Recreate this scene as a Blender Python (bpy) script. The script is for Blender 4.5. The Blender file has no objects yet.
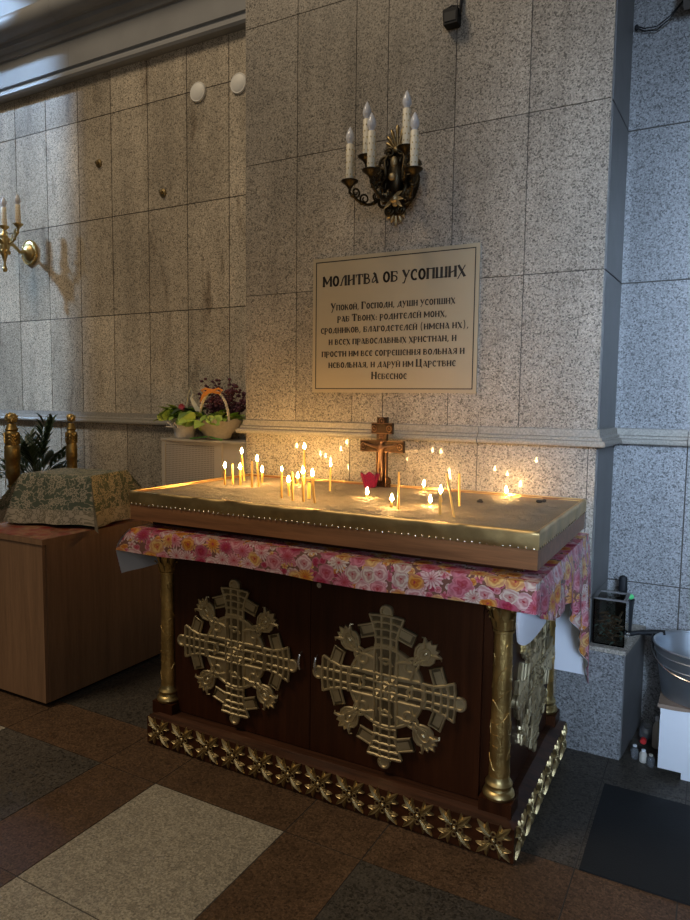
import bpy, bmesh, math, random
from mathutils import Vector, Matrix, Euler, noise
C = bpy.context.scene.collection
PI = math.pi
random.seed(7)

# ------------------------------------------------------------------ camera, world, lights, exposure
def make_camera():
    cam = bpy.data.cameras.new('camera'); o = bpy.data.objects.new('camera', cam); C.objects.link(o)
    yaw, pitch, roll, f = -0.498672104, 0.0869009891, 0.0120172887, 681.526859
    cam.sensor_fit = 'VERTICAL'; cam.sensor_height = 24.0; cam.sensor_width = 18.0
    cam.lens = f * 24.0 / 920.0
    cam.clip_start = 0.05; cam.clip_end = 60
    fw = Vector((math.sin(yaw)*math.cos(pitch), math.cos(yaw)*math.cos(pitch), -math.sin(pitch)))
    r0 = Vector((math.cos(yaw), -math.sin(yaw), 0)); u0 = r0.cross(fw)
    r = r0*math.cos(roll) + u0*math.sin(roll); u = u0*math.cos(roll) - r0*math.sin(roll)
    m = Matrix((r, u, -fw)).transposed().to_4x4(); m.translation = Vector((0, 0, 1.5))
    o.matrix_world = m
    bpy.context.scene.camera = o
make_camera()

sc = bpy.context.scene
sc.view_settings.view_transform = 'Standard'; sc.view_settings.look = 'None'
sc.view_settings.gamma = 1; sc.view_settings.use_curve_mapping = False
sc.view_settings.exposure = 0.0
sc.cycles.max_bounces = 8; sc.cycles.sample_clamp_indirect = 4.0
w = bpy.data.worlds.new('world'); sc.world = w; w.use_nodes = True
bg = w.node_tree.nodes['Background']; bg.inputs[0].default_value = (0.66, 0.61, 0.54, 1); bg.inputs[1].default_value = 0.07

def area(name, loc, target, sx, sy, energy, color, spread=180):
    l = bpy.data.lights.new(name, 'AREA'); l.shape = 'RECTANGLE'; l.size = sx; l.size_y = sy
    l.energy = energy; l.color = color; l.spread = math.radians(spread)
    o = bpy.data.objects.new(name, l); C.objects.link(o); o.location = loc
    o.rotation_euler = (Vector(target)-Vector(loc)).to_track_quat('-Z', 'Y').to_euler()
    return o
# cool daylight from a tall window behind and to the right of the viewer
area('window_daylight', (1.3, -2.4, 2.9), (0.25, 3.4, 1.5), 0.9, 2.4, 29, (0.53, 0.72, 1.0), 34)
area('rear_fill', (0.6, -3.2, 3.0), (-0.9, 3.0, 1.4), 1.6, 2.2, 25, (0.93, 0.91, 0.88))  # broad near-neutral fill added behind the viewer, no window of its own
# warm light from the lamps hanging high in the nave to the left
area('nave_chandelier', (-5.0, -2.0, 9.6), (-1.6, 3.0, 1.8), 2.5, 2.5, 350, (1.0, 0.79, 0.54))
# narrow cool beam of a side window grazing the far end of the left wall
_d = Vector((0.65, 0.37, -0.50)).normalized()
_c = Vector((-5.10, 3.4, 2.45)) - _d*2.2
area('side_window_beam', _c, _c+_d, 1.0, 3.6, 19, (0.42, 0.66, 1.0), 5)

# ------------------------------------------------------------------ materials
class NT:
    def __init__(s, name):
        s.m = bpy.data.materials.new(name); s.m.use_nodes = True; s.t = s.m.node_tree
        s.b = s.t.nodes['Principled BSDF']
    def n(s, t, **k):
        x = s.t.nodes.new(t)
        for a, v in k.items(): setattr(x, a, v)
        return x
    def l(s, a, b): s.t.links.new(a, b)
    def val(s, node, **k):
        for a, v in k.items(): node.inputs[a].default_value = v
        return node
    def math(s, op, a, b=None, c=None):
        x = s.n('ShaderNodeMath', operation=op)
        for i, v in enumerate((a, b, c)):
            if v is None: continue
            if isinstance(v, (int, float)): x.inputs[i].default_value = v
            else: s.l(v, x.inputs[i])
        return x.outputs[0]
    def mix(s, fac, a, b, blend='MIX'):
        x = s.n('ShaderNodeMix', data_type='RGBA', blend_type=blend)
        for i, v in ((0, fac), (6, a), (7, b)):
            if isinstance(v, (int, float)): x.inputs[i].default_value = v
            elif isinstance(v, tuple): x.inputs[i].default_value = (*v, 1) if len(v) == 3 else v
            else: s.l(v, x.inputs[i])
        return x.outputs[2]
    def ramp(s, fac, stops, interp='LINEAR'):
        x = s.n('ShaderNodeValToRGB'); x.color_ramp.interpolation = interp
        e = x.color_ramp.elements
        while len(e) < len(stops): e.new(0.5)
        for i, (p, c) in enumerate(stops):
            e[i].position = p; e[i].color = (*c, 1) if isinstance(c, tuple) else (c, c, c, 1)
        s.l(fac, x.inputs[0]); return x.outputs[0]
    def coord(s, kind='Object', scale=(1, 1, 1), rot=(0, 0, 0)):
        c = s.n('ShaderNodeTexCoord'); m = s.n('ShaderNodeMapping')
        m.inputs['Scale'].default_value = scale; m.inputs['Rotation'].default_value = rot
        s.l(c.outputs[kind], m.inputs[0]); return m.outputs[0]
    def noise(s, co, scale, detail=3, rough=0.5):
        x = s.n('ShaderNodeTexNoise'); s.l(co, x.inputs['Vector'])
        s.val(x, Scale=scale, Detail=detail, Roughness=rough); return x
    def bump(s, h, strength=0.3, dist=0.01):
        x = s.n('ShaderNodeBump'); x.inputs['Strength'].default_value = strength; x.inputs['Distance'].default_value = dist
        s.l(h, x.inputs['Height']); s.l(x.outputs[0], s.b.inputs['Normal'])
    def base(s, c, rough=0.5, metal=0.0, spec=0.5):
        if isinstance(c, tuple): s.b.inputs['Base Color'].default_value = (*c, 1)
        else: s.l(c, s.b.inputs['Base Color'])
        s.b.inputs['Roughness'].default_value = rough; s.b.inputs['Metallic'].default_value = metal
        s.b.inputs['Specular IOR Level'].default_value = spec
        return s

def simple(name, c, rough=0.5, metal=0.0, spec=0.5, var=0.0, scale=20, bump=0.0, bscale=80):
    t = NT(name); co = t.coord()
    if var:
        nz = t.noise(co, scale, 4)
        col = t.mix(nz.outputs[0], tuple(x*(1-var) for x in c), tuple(min(1, x*(1+var)) for x in c))
        t.base(col, rough, metal, spec)
    else: t.base(c, rough, metal, spec)
    if bump:
        nb = t.noise(co, bscale, 3); t.bump(nb.outputs[0], bump, 0.004)
    return t.m

def granite(name, tint, dark=0.34, rough=0.2, spec=0.4, grain=165, stain=0.25, lo=0.13, island=0.10, streak=None, coat=0.0):
    t = NT(name); co = t.coord()
    v = t.n('ShaderNodeTexVoronoi'); t.l(co, v.inputs['Vector']); v.inputs['Scale'].default_value = grain
    sp = t.n('ShaderNodeSeparateColor'); t.l(v.outputs['Color'], sp.inputs[0])
    g1 = t.ramp(sp.outputs[0], [(0.0, dark), (lo, dark*1.2), (lo+0.08, 0.70), (0.6, 0.95), (1.0, 1.18)])
    fine = t.noise(co, 150, 3, 0.7)
    g2 = t.ramp(fine.outputs[0], [(0.36, 0.42), (0.50, 0.95), (0.66, 1.22)])
    g = t.mix(0.8, g1, g2, 'MULTIPLY')
    big = t.noise(co, 1.7, 5, 0.6); dirt = t.ramp(big.outputs[0], [(0.3, 1-stain), (0.65, 1.06)])
    strk = t.noise(t.coord(scale=(9, 9, 0.9)), 1.0, 4, 0.6); dirt2 = t.ramp(strk.outputs[0], [(0.3, 1-stain*0.8), (0.6, 1.04)])
    geo = t.n('ShaderNodeNewGeometry'); isl = t.ramp(geo.outputs['Random Per Island'], [(0, 1-island), (1, 1+island)])
    c = t.mix(1.0, g, tint, 'MULTIPLY'); c = t.mix(1.0, c, dirt, 'MULTIPLY'); c = t.mix(1.0, c, dirt2, 'MULTIPLY'); c = t.mix(1.0, c, isl, 'MULTIPLY')
    if streak:
        sk = t.noise(t.coord(scale=(5, 5, 1.3), rot=(0, 0.9, 0)), 1.6, 3, 0.55)
        c = t.mix(t.ramp(sk.outputs[0], [(0.60, 0.0), (0.72, streak)]), c, t.mix(1.0, c, (0.45, 0.40, 0.36), 'MULTIPLY'))
    t.base(c, rough, 0, spec)
    t.b.inputs['Coat Weight'].default_value = coat; t.b.inputs['Coat Roughness'].default_value = 0.035
    return t.m

def wood(name, c, rough=0.35, along='Z', var=0.35, scale=1.0, spec=0.5):
    t = NT(name)
    s = {'Z': (14, 14, 0.8), 'X': (0.8, 14, 14)}[along]
    co = t.coord(scale=tuple(a*scale for a in s))
    a = t.noise(co, 2.5, 5, 0.6); b = t.noise(co, 14, 2)
    h = t.math('ADD', t.math('MULTIPLY', a.outputs[0], 0.75), t.math('MULTIPLY', b.outputs[0], 0.25))
    col = t.ramp(h, [(0.32, tuple(x*(1-var) for x in c)), (0.5, c), (0.68, tuple(x*(1+var) for x in c))])
    t.base(col, rough, 0, spec); t.bump(h, 0.06, 0.003)
    return t.m

def goldmat(name, c, rough=0.3, bump=0.4, bscale=60, dark=0.35):
    t = NT(name); co = t.coord()
    n1 = t.noise(co, bscale, 4, 0.6); n2 = t.noise(co, 14, 3)
    col = t.mix(t.ramp(n2.outputs[0], [(0.35, 0.0), (0.7, 1.0)]), tuple(x*(1-dark) for x in c), c)
    t.base(col, rough, 1.0); t.bump(n1.outputs[0], bump, 0.004)
    return t.m

def emit(name, c, strength):
    t = NT(name); t.base((0.8, 0.5, 0.2)); t.b.inputs['Emission Color'].default_value = (*c, 1)
    t.b.inputs['Emission Strength'].default_value = strength; return t.m

M = {}
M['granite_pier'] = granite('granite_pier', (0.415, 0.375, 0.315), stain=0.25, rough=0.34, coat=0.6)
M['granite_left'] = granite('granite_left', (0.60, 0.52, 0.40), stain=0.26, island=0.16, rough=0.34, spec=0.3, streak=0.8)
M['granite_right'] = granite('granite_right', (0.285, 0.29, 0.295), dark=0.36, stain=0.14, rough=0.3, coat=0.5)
M['granite_trim'] = granite('granite_trim', (0.43, 0.385, 0.32), dark=0.5, lo=0.10, stain=0.2, rough=0.5, spec=0.3)
M['moulding'] = simple('moulding', (0.27, 0.25, 0.215), 0.5, spec=0.3, var=0.65, scale=130)
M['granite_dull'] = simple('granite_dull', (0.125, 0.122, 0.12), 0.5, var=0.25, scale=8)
M['grout'] = simple('grout', (0.05, 0.045, 0.04), 0.8)
M['plaster'] = simple('plaster', (0.26, 0.265, 0.27), 0.5, spec=0.3, var=0.35, scale=2.5)
M['tile_light'] = granite('tile_light', (0.40, 0.36, 0.28), dark=0.6, lo=0.08, rough=0.42, spec=0.25, stain=0.15, grain=130)
M['tile_brown'] = granite('tile_brown', (0.148, 0.088, 0.050), dark=0.5, rough=0.42, spec=0.25, stain=0.25, grain=130)
M['tile_gray'] = granite('tile_gray', (0.095, 0.083, 0.068), dark=0.35, rough=0.42, spec=0.25, stain=0.2, grain=130)
M['mahogany'] = wood('mahogany', (0.040, 0.0125, 0.0045), 0.36, spec=0.16)
M['mahogany_x'] = wood('mahogany_x', (0.050, 0.016, 0.006), 0.36, 'X', spec=0.2)
M['ledge_worn'] = wood('ledge_worn', (0.055, 0.022, 0.011), 0.4, 'X', 0.8, spec=0.3)
M['tray_wood'] = wood('tray_wood', (0.24, 0.108, 0.045), 0.42, 'X', spec=0.35)
M['cabinet_wood'] = wood('cabinet_wood', (0.265, 0.152, 0.084), 0.42, 'Z', 0.22, spec=0.35)
M['cabinet_top'] = None
M['gold'] = goldmat('gold', (0.74, 0.50, 0.18), 0.46, 0.8, 60, 0.40)
M['post_gold'] = goldmat('post_gold', (0.46, 0.33, 0.13), 0.42, 0.8, 55, 0.5)
M['gold_smooth'] = goldmat('gold_smooth', (0.66, 0.50, 0.22), 0.40, 0.12, 60, 0.35)
M['old_brass'] = goldmat('old_brass', (0.40, 0.30, 0.15), 0.42, 0.25, 90, 0.45)
M['pale_brass'] = goldmat('pale_brass', (0.60, 0.49, 0.29), 0.55, 0.3, 70, 0.25)
M['dark_brass'] = goldmat('dark_brass', (0.25, 0.195, 0.11), 0.55, 0.3, 70, 0.4)  # darker brass for the arms and wings of the carved cross
M['rosette_gold'] = goldmat('rosette_gold', (0.66, 0.52, 0.27), 0.46, 0.1, 80, 0.3)
M['strap_brass'] = goldmat('strap_brass', (0.74, 0.62, 0.38), 0.46, 0.1, 80, 0.25)
M['bronze'] = goldmat('bronze', (0.10, 0.065, 0.042), 0.42, 0.4, 120, 0.55)
M['bronze_light'] = goldmat('bronze_light', (0.34, 0.20, 0.12), 0.36, 0.2, 120, 0.35)
M['dark_bronze'] = goldmat('dark_bronze', (0.085, 0.068, 0.042), 0.38, 0.4, 90, 0.5)
M['brass_sheet'] = goldmat('brass_sheet', (0.64, 0.45, 0.20), 0.42, 0.35, 25, 0.30)
M['steel'] = simple('steel', (0.7, 0.7, 0.7), 0.25, 1.0)
M['nail'] = simple('nail', (0.85, 0.78, 0.6), 0.2, 1.0)
M['zinc'] = simple('zinc', (0.42, 0.46, 0.50), 0.38, 0.9, var=0.2, scale=10)
M['ivory'] = simple('ivory', (0.86, 0.79, 0.62), 0.45)
M['bead_gold'] = simple('bead_gold', (0.55, 0.40, 0.15), 0.35, 1.0)
M['bulb'] = simple('bulb', (0.66, 0.68, 0.73), 0.12)
M['white'] = simple('white', (0.78, 0.80, 0.84), 0.5)
M['disc_white'] = simple('disc_white', (0.78, 0.77, 0.72), 0.5)
M['white_paint'] = simple('white_paint', (0.42, 0.38, 0.32), 0.45)
M['black'] = simple('black', (0.008, 0.009, 0.011), 0.6, spec=0.25)
M['mat_black'] = simple('mat_black', (0.006, 0.008, 0.010), 0.75, var=0.3, scale=6, bump=0.3, bscale=150)
M['lining'] = simple('lining', (0.72, 0.74, 0.80), 0.8)
M['plaque'] = simple('plaque', (0.42, 0.36, 0.255), 0.38, 0.25, var=0.05, scale=3)
M['plaque_ink'] = simple('plaque_ink', (0.015, 0.012, 0.01), 0.5)
M['wax'] = simple('wax', (0.82, 0.50, 0.12), 0.4)
M['wick'] = simple('wick', (0.02, 0.015, 0.01), 0.8)
M['char'] = simple('char', (0.02, 0.016, 0.012), 0.8)
M['flame'] = emit('flame', (1.0, 0.56, 0.18), 430.0)
M['leaf_dark'] = simple('leaf_dark', (0.030, 0.060, 0.030), 0.45, var=0.4, scale=30)
M['leaf_green'] = simple('leaf_green', (0.33, 0.47, 0.085), 0.4, var=0.4, scale=25)
M['purple'] = simple('purple', (0.085, 0.022, 0.040), 0.6, var=0.4, scale=30)
M['pinkflower'] = simple('pinkflower', (0.60, 0.08, 0.12), 0.6)
M['wrap_paper'] = simple('wrap_paper', (0.52, 0.46, 0.36), 0.45, var=0.25, scale=60, bump=0.5, bscale=60)
M['cellophane'] = simple('cellophane', (0.60, 0.58, 0.55), 0.2, var=0.25, scale=50)
M['wicker'] = simple('wicker', (0.74, 0.64, 0.50), 0.5)
M['orange'] = simple('orange', (0.75, 0.26, 0.04), 0.45)
M['ribbon_white'] = simple('ribbon_white', (0.70, 0.66, 0.52), 0.4)
M['ribbon_green'] = simple('ribbon_green', (0.10, 0.40, 0.06), 0.4)
M['cardboard'] = simple('cardboard', (0.24, 0.17, 0.12), 0.7, var=0.2)
M['green_cloth'] = simple('green_cloth', (0.012, 0.055, 0.032), 0.8)
M['red_cap'] = simple('red_cap', (0.55, 0.03, 0.03), 0.4)
M['green_plastic'] = simple('green_plastic', (0.10, 0.65, 0.22), 0.4)
M['bottle_white'] = simple('bottle_white', (0.55, 0.52, 0.45), 0.4)
M['dark_plastic'] = simple('dark_plastic', (0.02, 0.022, 0.025), 0.5, spec=0.3)
M['lamp_grey'] = simple('lamp_grey', (0.30, 0.29, 0.27), 0.45)
M['twig'] = simple('twig', (0.20, 0.13, 0.08), 0.7, var=0.4)
M['scrap'] = simple('scrap', (0.16, 0.26, 0.22), 0.4, var=0.5, scale=60)
M['clay'] = simple('clay', (0.25, 0.11, 0.06), 0.7)

def glassmat(name, c, rough=0.03, trans=0.9):
    t = NT(name); t.base(c, rough); t.b.inputs['Transmission Weight'].default_value = trans; t.b.inputs['IOR'].default_value = 1.3
    return t.m
M['glass'] = glassmat('glass', (0.80, 0.86, 0.84), 0.0, 1.0)
M['pink_glass'] = glassmat('pink_glass', (0.50, 0.04, 0.14), 0.15, 0.6)
M['clear_bottle'] = glassmat('clear_bottle', (0.7, 0.75, 0.8))

def sandmat():
    t = NT('sand'); co = t.coord()
    a = t.noise(co, 9, 5, 0.65); b = t.noise(co, 160, 3, 0.7)
    col = t.mix(a.outputs[0], (0.135, 0.105, 0.07), (0.32, 0.265, 0.19))
    t.base(t.mix(0.5, col, t.ramp(b.outputs[0], [(0.3, 0.55), (0.7, 1.25)]), 'MULTIPLY'), 0.75)
    t.bump(t.math('ADD', a.outputs[0], t.math('MULTIPLY', b.outputs[0], 0.35)), 1.0, 0.022)
    return t.m
M['sand'] = sandmat()

def floral(name, palette, uvscale, shade=1.0, rough=0.25, kind='UV', backdrop=(0.36, 0.20, 0.18)):
    """printed oilcloth: big roses, daisies and buds drawn cell by cell, small blossoms between"""
    t = NT(name)
    def layer(scale, seedoff, petals, rings, rad):
        c = t.n('ShaderNodeTexCoord'); m = t.n('ShaderNodeMapping'); m.inputs['Scale'].default_value = (scale,)*3
        m.inputs['Location'].default_value = (seedoff, seedoff*1.7, 0); t.l(c.outputs[kind], m.inputs[0])
        wob = t.noise(m.outputs[0], 3.2, 2)
        mad = t.n('ShaderNodeVectorMath', operation='MULTIPLY_ADD'); t.l(wob.outputs['Color'], mad.inputs[0]); mad.inputs[1].default_value = (0.30,)*3; t.l(m.outputs[0], mad.inputs[2])
        P = mad.outputs[0]
        v = t.n('ShaderNodeTexVoronoi', voronoi_dimensions='2D'); t.l(P, v.inputs['Vector'])
        v.inputs['Scale'].default_value = 1.0; v.inputs['Randomness'].default_value = 0.85
        d = t.n('ShaderNodeVectorMath', operation='SUBTRACT'); t.l(P, d.inputs[0]); t.l(v.outputs['Position'], d.inputs[1])
        s = t.n('ShaderNodeSeparateXYZ'); t.l(d.outputs[0], s.inputs[0])
        ang = t.math('ARCTAN2', s.outputs[1], s.outputs[0])
        sp = t.n('ShaderNodeSeparateColor'); t.l(v.outputs['Color'], sp.inputs[0])
        r = v.outputs['Distance']
        # roses: broken petal rings; daisies: ray petals
        rose = t.math('SINE', t.math('ADD', t.math('MULTIPLY', r, rings), t.math('MULTIPLY', t.math('SINE', t.math('ADD', t.math('MULTIPLY', ang, 3.0), t.math('MULTIPLY', r, 9.0))), 1.5)))
        daisy = t.math('SINE', t.math('MULTIPLY', ang, petals))
        isd = t.math('GREATER_THAN', sp.outputs[1], 0.68)
        pat = t.math('ADD', t.math('MULTIPLY', daisy, isd), t.math('MULTIPLY', rose, t.math('SUBTRACT', 1.0, isd)))
        pat = t.math('ADD', t.math('MULTIPLY', pat, 0.5), 0.5)
        colr = t.ramp(sp.outputs[0], [(i/len(palette), p) for i, p in enumerate(palette)], 'CONSTANT')
        dark = t.mix(1.0, colr, (0.62, 0.36, 0.42), 'MULTIPLY')
        fl = t.mix(t.math('ADD', t.math('MULTIPLY', pat, 0.85), 0.15), dark, colr)
        # petals pale towards the rim, deep in the heart
        fl = t.mix(t.ramp(r, [(0.05, 0.75), (0.30, 0.0)]), fl, t.mix(1.0, colr, (0.70, 0.22, 0.26), 'MULTIPLY'))
        fl = t.mix(t.ramp(r, [(0.28, 0.0), (0.55, 0.18)]), fl, (0.78, 0.56, 0.56))
        core = t.math('LESS_THAN', r, 0.07); fl = t.mix(core, fl, (0.36, 0.05, 0.06))
        edge = t.math('MULTIPLY', t.math('ADD', t.math('MULTIPLY', daisy, isd), 4.0), rad/4.4)
        mask = t.math('LESS_THAN', r, edge)
        return fl, mask
    f1, m1 = layer(uvscale, 3.1, 14.0, 24.0, 0.60)
    f2, m2 = layer(uvscale*2.2, 8.7, 5.0, 16.0, 0.56)
    col = t.mix(m2, backdrop, f2); col = t.mix(m1, col, f1)
    if shade != 1.0: col = t.mix(1.0, col, (shade, shade*0.9, shade*0.8), 'MULTIPLY')
    t.base(col, rough)
    return t.m
PAL = [(0.55, 0.15, 0.20), (0.66, 0.29, 0.32), (0.70, 0.50, 0.48), (0.66, 0.31, 0.05), (0.42, 0.06, 0.12), (0.64, 0.55, 0.46), (0.70, 0.44, 0.14), (0.58, 0.19, 0.25)]
M['floral'] = floral('floral_oilcloth', PAL, 16.5, backdrop=(0.20, 0.09, 0.07))
M['cabinet_top'] = floral('cabinet_oilcloth', [(0.40, 0.20, 0.10), (0.34, 0.08, 0.06), (0.45, 0.30, 0.16), (0.25, 0.10, 0.05)], 14.0, 0.8, 0.3, 'Object', (0.22, 0.10, 0.05))

def lacemat():
    t = NT('lace_cloth'); co = t.coord('UV', (17, 17, 17))
    v = t.n('ShaderNodeTexVoronoi', voronoi_dimensions='2D'); t.l(co, v.inputs['Vector']); v.inputs['Scale'].default_value = 1.1
    d = t.n('ShaderNodeVectorMath', operation='SUBTRACT'); t.l(co, d.inputs[0]); t.l(v.outputs['Position'], d.inputs[1])
    s = t.n('ShaderNodeSeparateXYZ'); t.l(d.outputs[0], s.inputs[0])
    ang = t.math('ARCTAN2', s.outputs[1], s.outputs[0])
    r = v.outputs['Distance']
    pet = t.math('ADD', t.math('MULTIPLY', t.math('SINE', t.math('MULTIPLY', ang, 6)), 0.08), 0.26)
    flower = t.math('LESS_THAN', t.math('ABSOLUTE', t.math('SUBTRACT', r, pet)), 0.075)
    nz = t.noise(co, 1.6, 2); vine = t.math('LESS_THAN', t.math('ABSOLUTE', t.math('SUBTRACT', nz.outputs[0], 0.5)), 0.022)
    dotm = t.math('LESS_THAN', r, 0.07)
    mk = t.math('MINIMUM', t.math('ADD', t.math('ADD', flower, vine), dotm), 1.0)
    ub = t.n('ShaderNodeSeparateXYZ'); tc = t.n('ShaderNodeTexCoord'); t.l(tc.outputs['UV'], ub.inputs[0])
    # a plain pale band runs along the hem, where the second coordinate ends
    band = t.math('GREATER_THAN', ub.outputs[2], 0.5)
    col = t.mix(mk, (0.070, 0.090, 0.058), (0.33, 0.29, 0.21))
    attr = t.n('ShaderNodeAttribute'); attr.attribute_name = 'hem'
    hemf = t.math('GREATER_THAN', attr.outputs['Fac'], 0.5)
    hemc = t.mix(mk, (0.36, 0.31, 0.23), (0.17, 0.15, 0.10))
    t.base(t.mix(hemf, col, hemc), 0.7)
    return t.m
M['lace'] = lacemat()

def perfmat():
    t = NT('perforated_sheet'); co = t.coord('Object', (88, 88, 88))
    s = t.n('ShaderNodeSeparateXYZ'); t.l(co, s.inputs[0])
    fx = t.math('SUBTRACT', t.math('FRACT', s.outputs[0]), 0.5); fz = t.math('SUBTRACT', t.math('FRACT', s.outputs[2]), 0.5)
    r = t.math('SQRT', t.math('ADD', t.math('MULTIPLY', fx, fx), t.math('MULTIPLY', fz, fz)))
    hole = t.math('LESS_THAN', r, 0.27)
    t.base(t.mix(hole, (0.38, 0.345, 0.30), (0.12, 0.105, 0.09)), 0.45)
    return t.m
M['perforated'] = perfmat()

# ------------------------------------------------------------------ mesh helpers
def BM(): return bmesh.new()
def box(bm, x0, x1, y0, y1, z0, z1, mi=0, mat4=None):
    vs = [bm.verts.new((x, y, z)) for z in (z0, z1) for y in (y0, y1) for x in (x0, x1)]
    fs = [(0, 2, 3, 1), (4, 5, 7, 6), (0, 1, 5, 4), (2, 6, 7, 3), (0, 4, 6, 2), (1, 3, 7, 5)]
    for f in fs:
        fc = bm.faces.new([vs[i] for i in f]); fc.material_index = mi
    if mat4 is not None:
        for v in vs: v.co = mat4 @ v.co
    return vs
def tube(bm, pts, rad, seg=8, caps=True, closed=False, flat=1.0, flataxis=None):
    pts = [Vector(p) for p in pts]; n = len(pts)
    rads = rad if isinstance(rad, (list, tuple)) else [rad]*n
    rings = []; up = None
    for i, p in enumerate(pts):
        if closed: d = pts[(i+1) % n]-pts[i-1]
        else: d = pts[min(i+1, n-1)]-pts[max(i-1, 0)]
        d = d.normalized() if d.length > 1e-9 else Vector((0, 0, 1))
        if up is None:
            up = Vector((0, 0, 1)) if abs(d.z) < 0.9 else Vector((1, 0, 0))
        a = (up - d*up.dot(d)); a = a.normalized() if a.length > 1e-6 else d.orthogonal().normalized()
        up = a; b = d.cross(a)
        ring = []
        for k in range(seg):
            off = (a*math.cos(2*PI*k/seg)+b*math.sin(2*PI*k/seg))*rads[i]
            if flataxis is not None: off = off - Vector(flataxis)*off.dot(Vector(flataxis))*(1-flat)
            ring.append(bm.verts.new(p+off))
        rings.append(ring)
    m = n if closed else n-1
    for i in range(m):
        A, B = rings[i], rings[(i+1) % n]
        for k in range(seg): bm.faces.new((A[k], A[(k+1) % seg], B[(k+1) % seg], B[k]))
    if caps and not closed:
        bm.faces.new(rings[0][::-1]); bm.faces.new(rings[-1])
def lathe(bm, prof, c=(0, 0, 0), seg=24, caps=True):
    c = Vector(c); rings = []
    for r, z in prof:
        rings.append([bm.verts.new(c+Vector((r*math.cos(2*PI*k/seg), r*math.sin(2*PI*k/seg), z))) for k in range(seg)])
    for A, B in zip(rings, rings[1:]):
        for k in range(seg): bm.faces.new((A[k], A[(k+1) % seg], B[(k+1) % seg], B[k]))
    if caps:
        if prof[0][0] > 1e-5: bm.faces.new(rings[0][::-1])
        if prof[-1][0] > 1e-5: bm.faces.new(rings[-1])
    return rings
def ball(bm, c, r, scale=(1, 1, 1), u=10, v=7):
    m = Matrix.Translation(c) @ Matrix.Diagonal((r*scale[0], r*scale[1], r*scale[2], 1))
    bmesh.ops.create_uvsphere(bm, u_segments=u, v_segments=v, radius=1.0, matrix=m)
def prism(bm, poly, f0, f1):
    """poly: 2-D outline; f0 / f1 map (u, v) to the two end faces"""
    a = [bm.verts.new(f0(u, v)) for u, v in poly]; b = [bm.verts.new(f1(u, v)) for u, v in poly]
    n = len(poly)
    try:
        bm.faces.new(a[::-1]); bm.faces.new(b)
    except Exception: pass
    for i in range(n): bm.faces.new((a[i], a[(i+1) % n], b[(i+1) % n], b[i]))
def grid(bm, nu, nv, fn, uvfn=None):
    vs = [[bm.verts.new(fn(i/nu, j/nv)) for j in range(nv+1)] for i in range(nu+1)]
    uvl = bm.loops.layers.uv.verify() if uvfn else None
    for i in range(nu):
        for j in range(nv):
            f = bm.faces.new((vs[i][j], vs[i+1][j], vs[i+1][j+1], vs[i][j+1]))
            if uvfn:
                for lp, (a, b) in zip(f.loops, ((i, j), (i+1, j), (i+1, j+1), (i, j+1))): lp[uvl].uv = uvfn(a/nu, b/nv)
    return vs
def leaf(bm, base, d, length, width, up=(0, 0, 1), droop=0.2, fold=0.15, n=5):
    base = Vector(base); d = Vector(d).normalized(); up = Vector(up)
    s = d.cross(up); s = s.normalized() if s.length > 1e-4 else d.orthogonal().normalized()
    nn = s.cross(d).normalized(); prev = None
    for i in range(n+1):
        t = i/n; p = base + d*length*t - Vector((0, 0, 1))*droop*length*t*t
        w = width*0.5*math.sin(PI*(0.06+0.94*t)**0.75)
        a = bm.verts.new(p - s*w + nn*w*fold*2); b = bm.verts.new(p); c = bm.verts.new(p + s*w + nn*w*fold*2)
        if prev:
            bm.faces.new((prev[0], prev[1], b, a)); bm.faces.new((prev[1], prev[2], c, b))
        prev = (a, b, c)

def wloc(o):
    v = Vector((0, 0, 0))
    while o is not None: v += o.location; o = o.parent
    return v
def obj(name, bm, mats, parent=None, smooth=40, bevel=0.0, world=True, recalc=True):
    """one mesh object; geometry is given in world coordinates and shifted into its parent's frame"""
    if bevel:
        es = [e for e in bm.edges if len(e.link_faces) == 2 and e.calc_face_angle(0) > 0.6]
        bmesh.ops.bevel(bm, geom=es, offset=bevel, segments=2, profile=0.7, affect='EDGES', clamp_overlap=True)
    if recalc: bmesh.ops.recalc_face_normals(bm, faces=bm.faces)
    if parent is not None and world:
        bmesh.ops.translate(bm, verts=bm.verts, vec=-wloc(parent))
    me = bpy.data.meshes.new(name); bm.to_mesh(me); bm.free()
    for m in (mats if isinstance(mats, (list, tuple)) else [mats]): me.materials.append(m)
    if smooth:
        for p in me.polygons: p.use_smooth = True
        me.set_sharp_from_angle(angle=math.radians(smooth))
    o = bpy.data.objects.new(name, me); C.objects.link(o)
    if parent is not None: o.parent = parent
    return o
def tag(o, label, cat, group=None):
    o['label'] = label; o['category'] = cat
    if group: o['group'] = group
    return o
def thing(name, label, cat, loc=(0, 0, 0), group=None, rz=0):
    o = bpy.data.objects.new(name, None); o.empty_display_size = 0.05; C.objects.link(o)
    o.location = loc; o.rotation_euler = (0, 0, rz)
    return tag(o, label, cat, group)
def struct(name, bm, mats, **k):
    o = obj(name, bm, mats, **k); o['kind'] = 'structure'; return o
def copypart(o, parent, loc=None, rot=None):
    c = o.copy(); C.objects.link(c); c.parent = parent
    if loc is not None: c.location = loc
    if rot is not None: c.rotation_euler = rot
    return c

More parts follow.
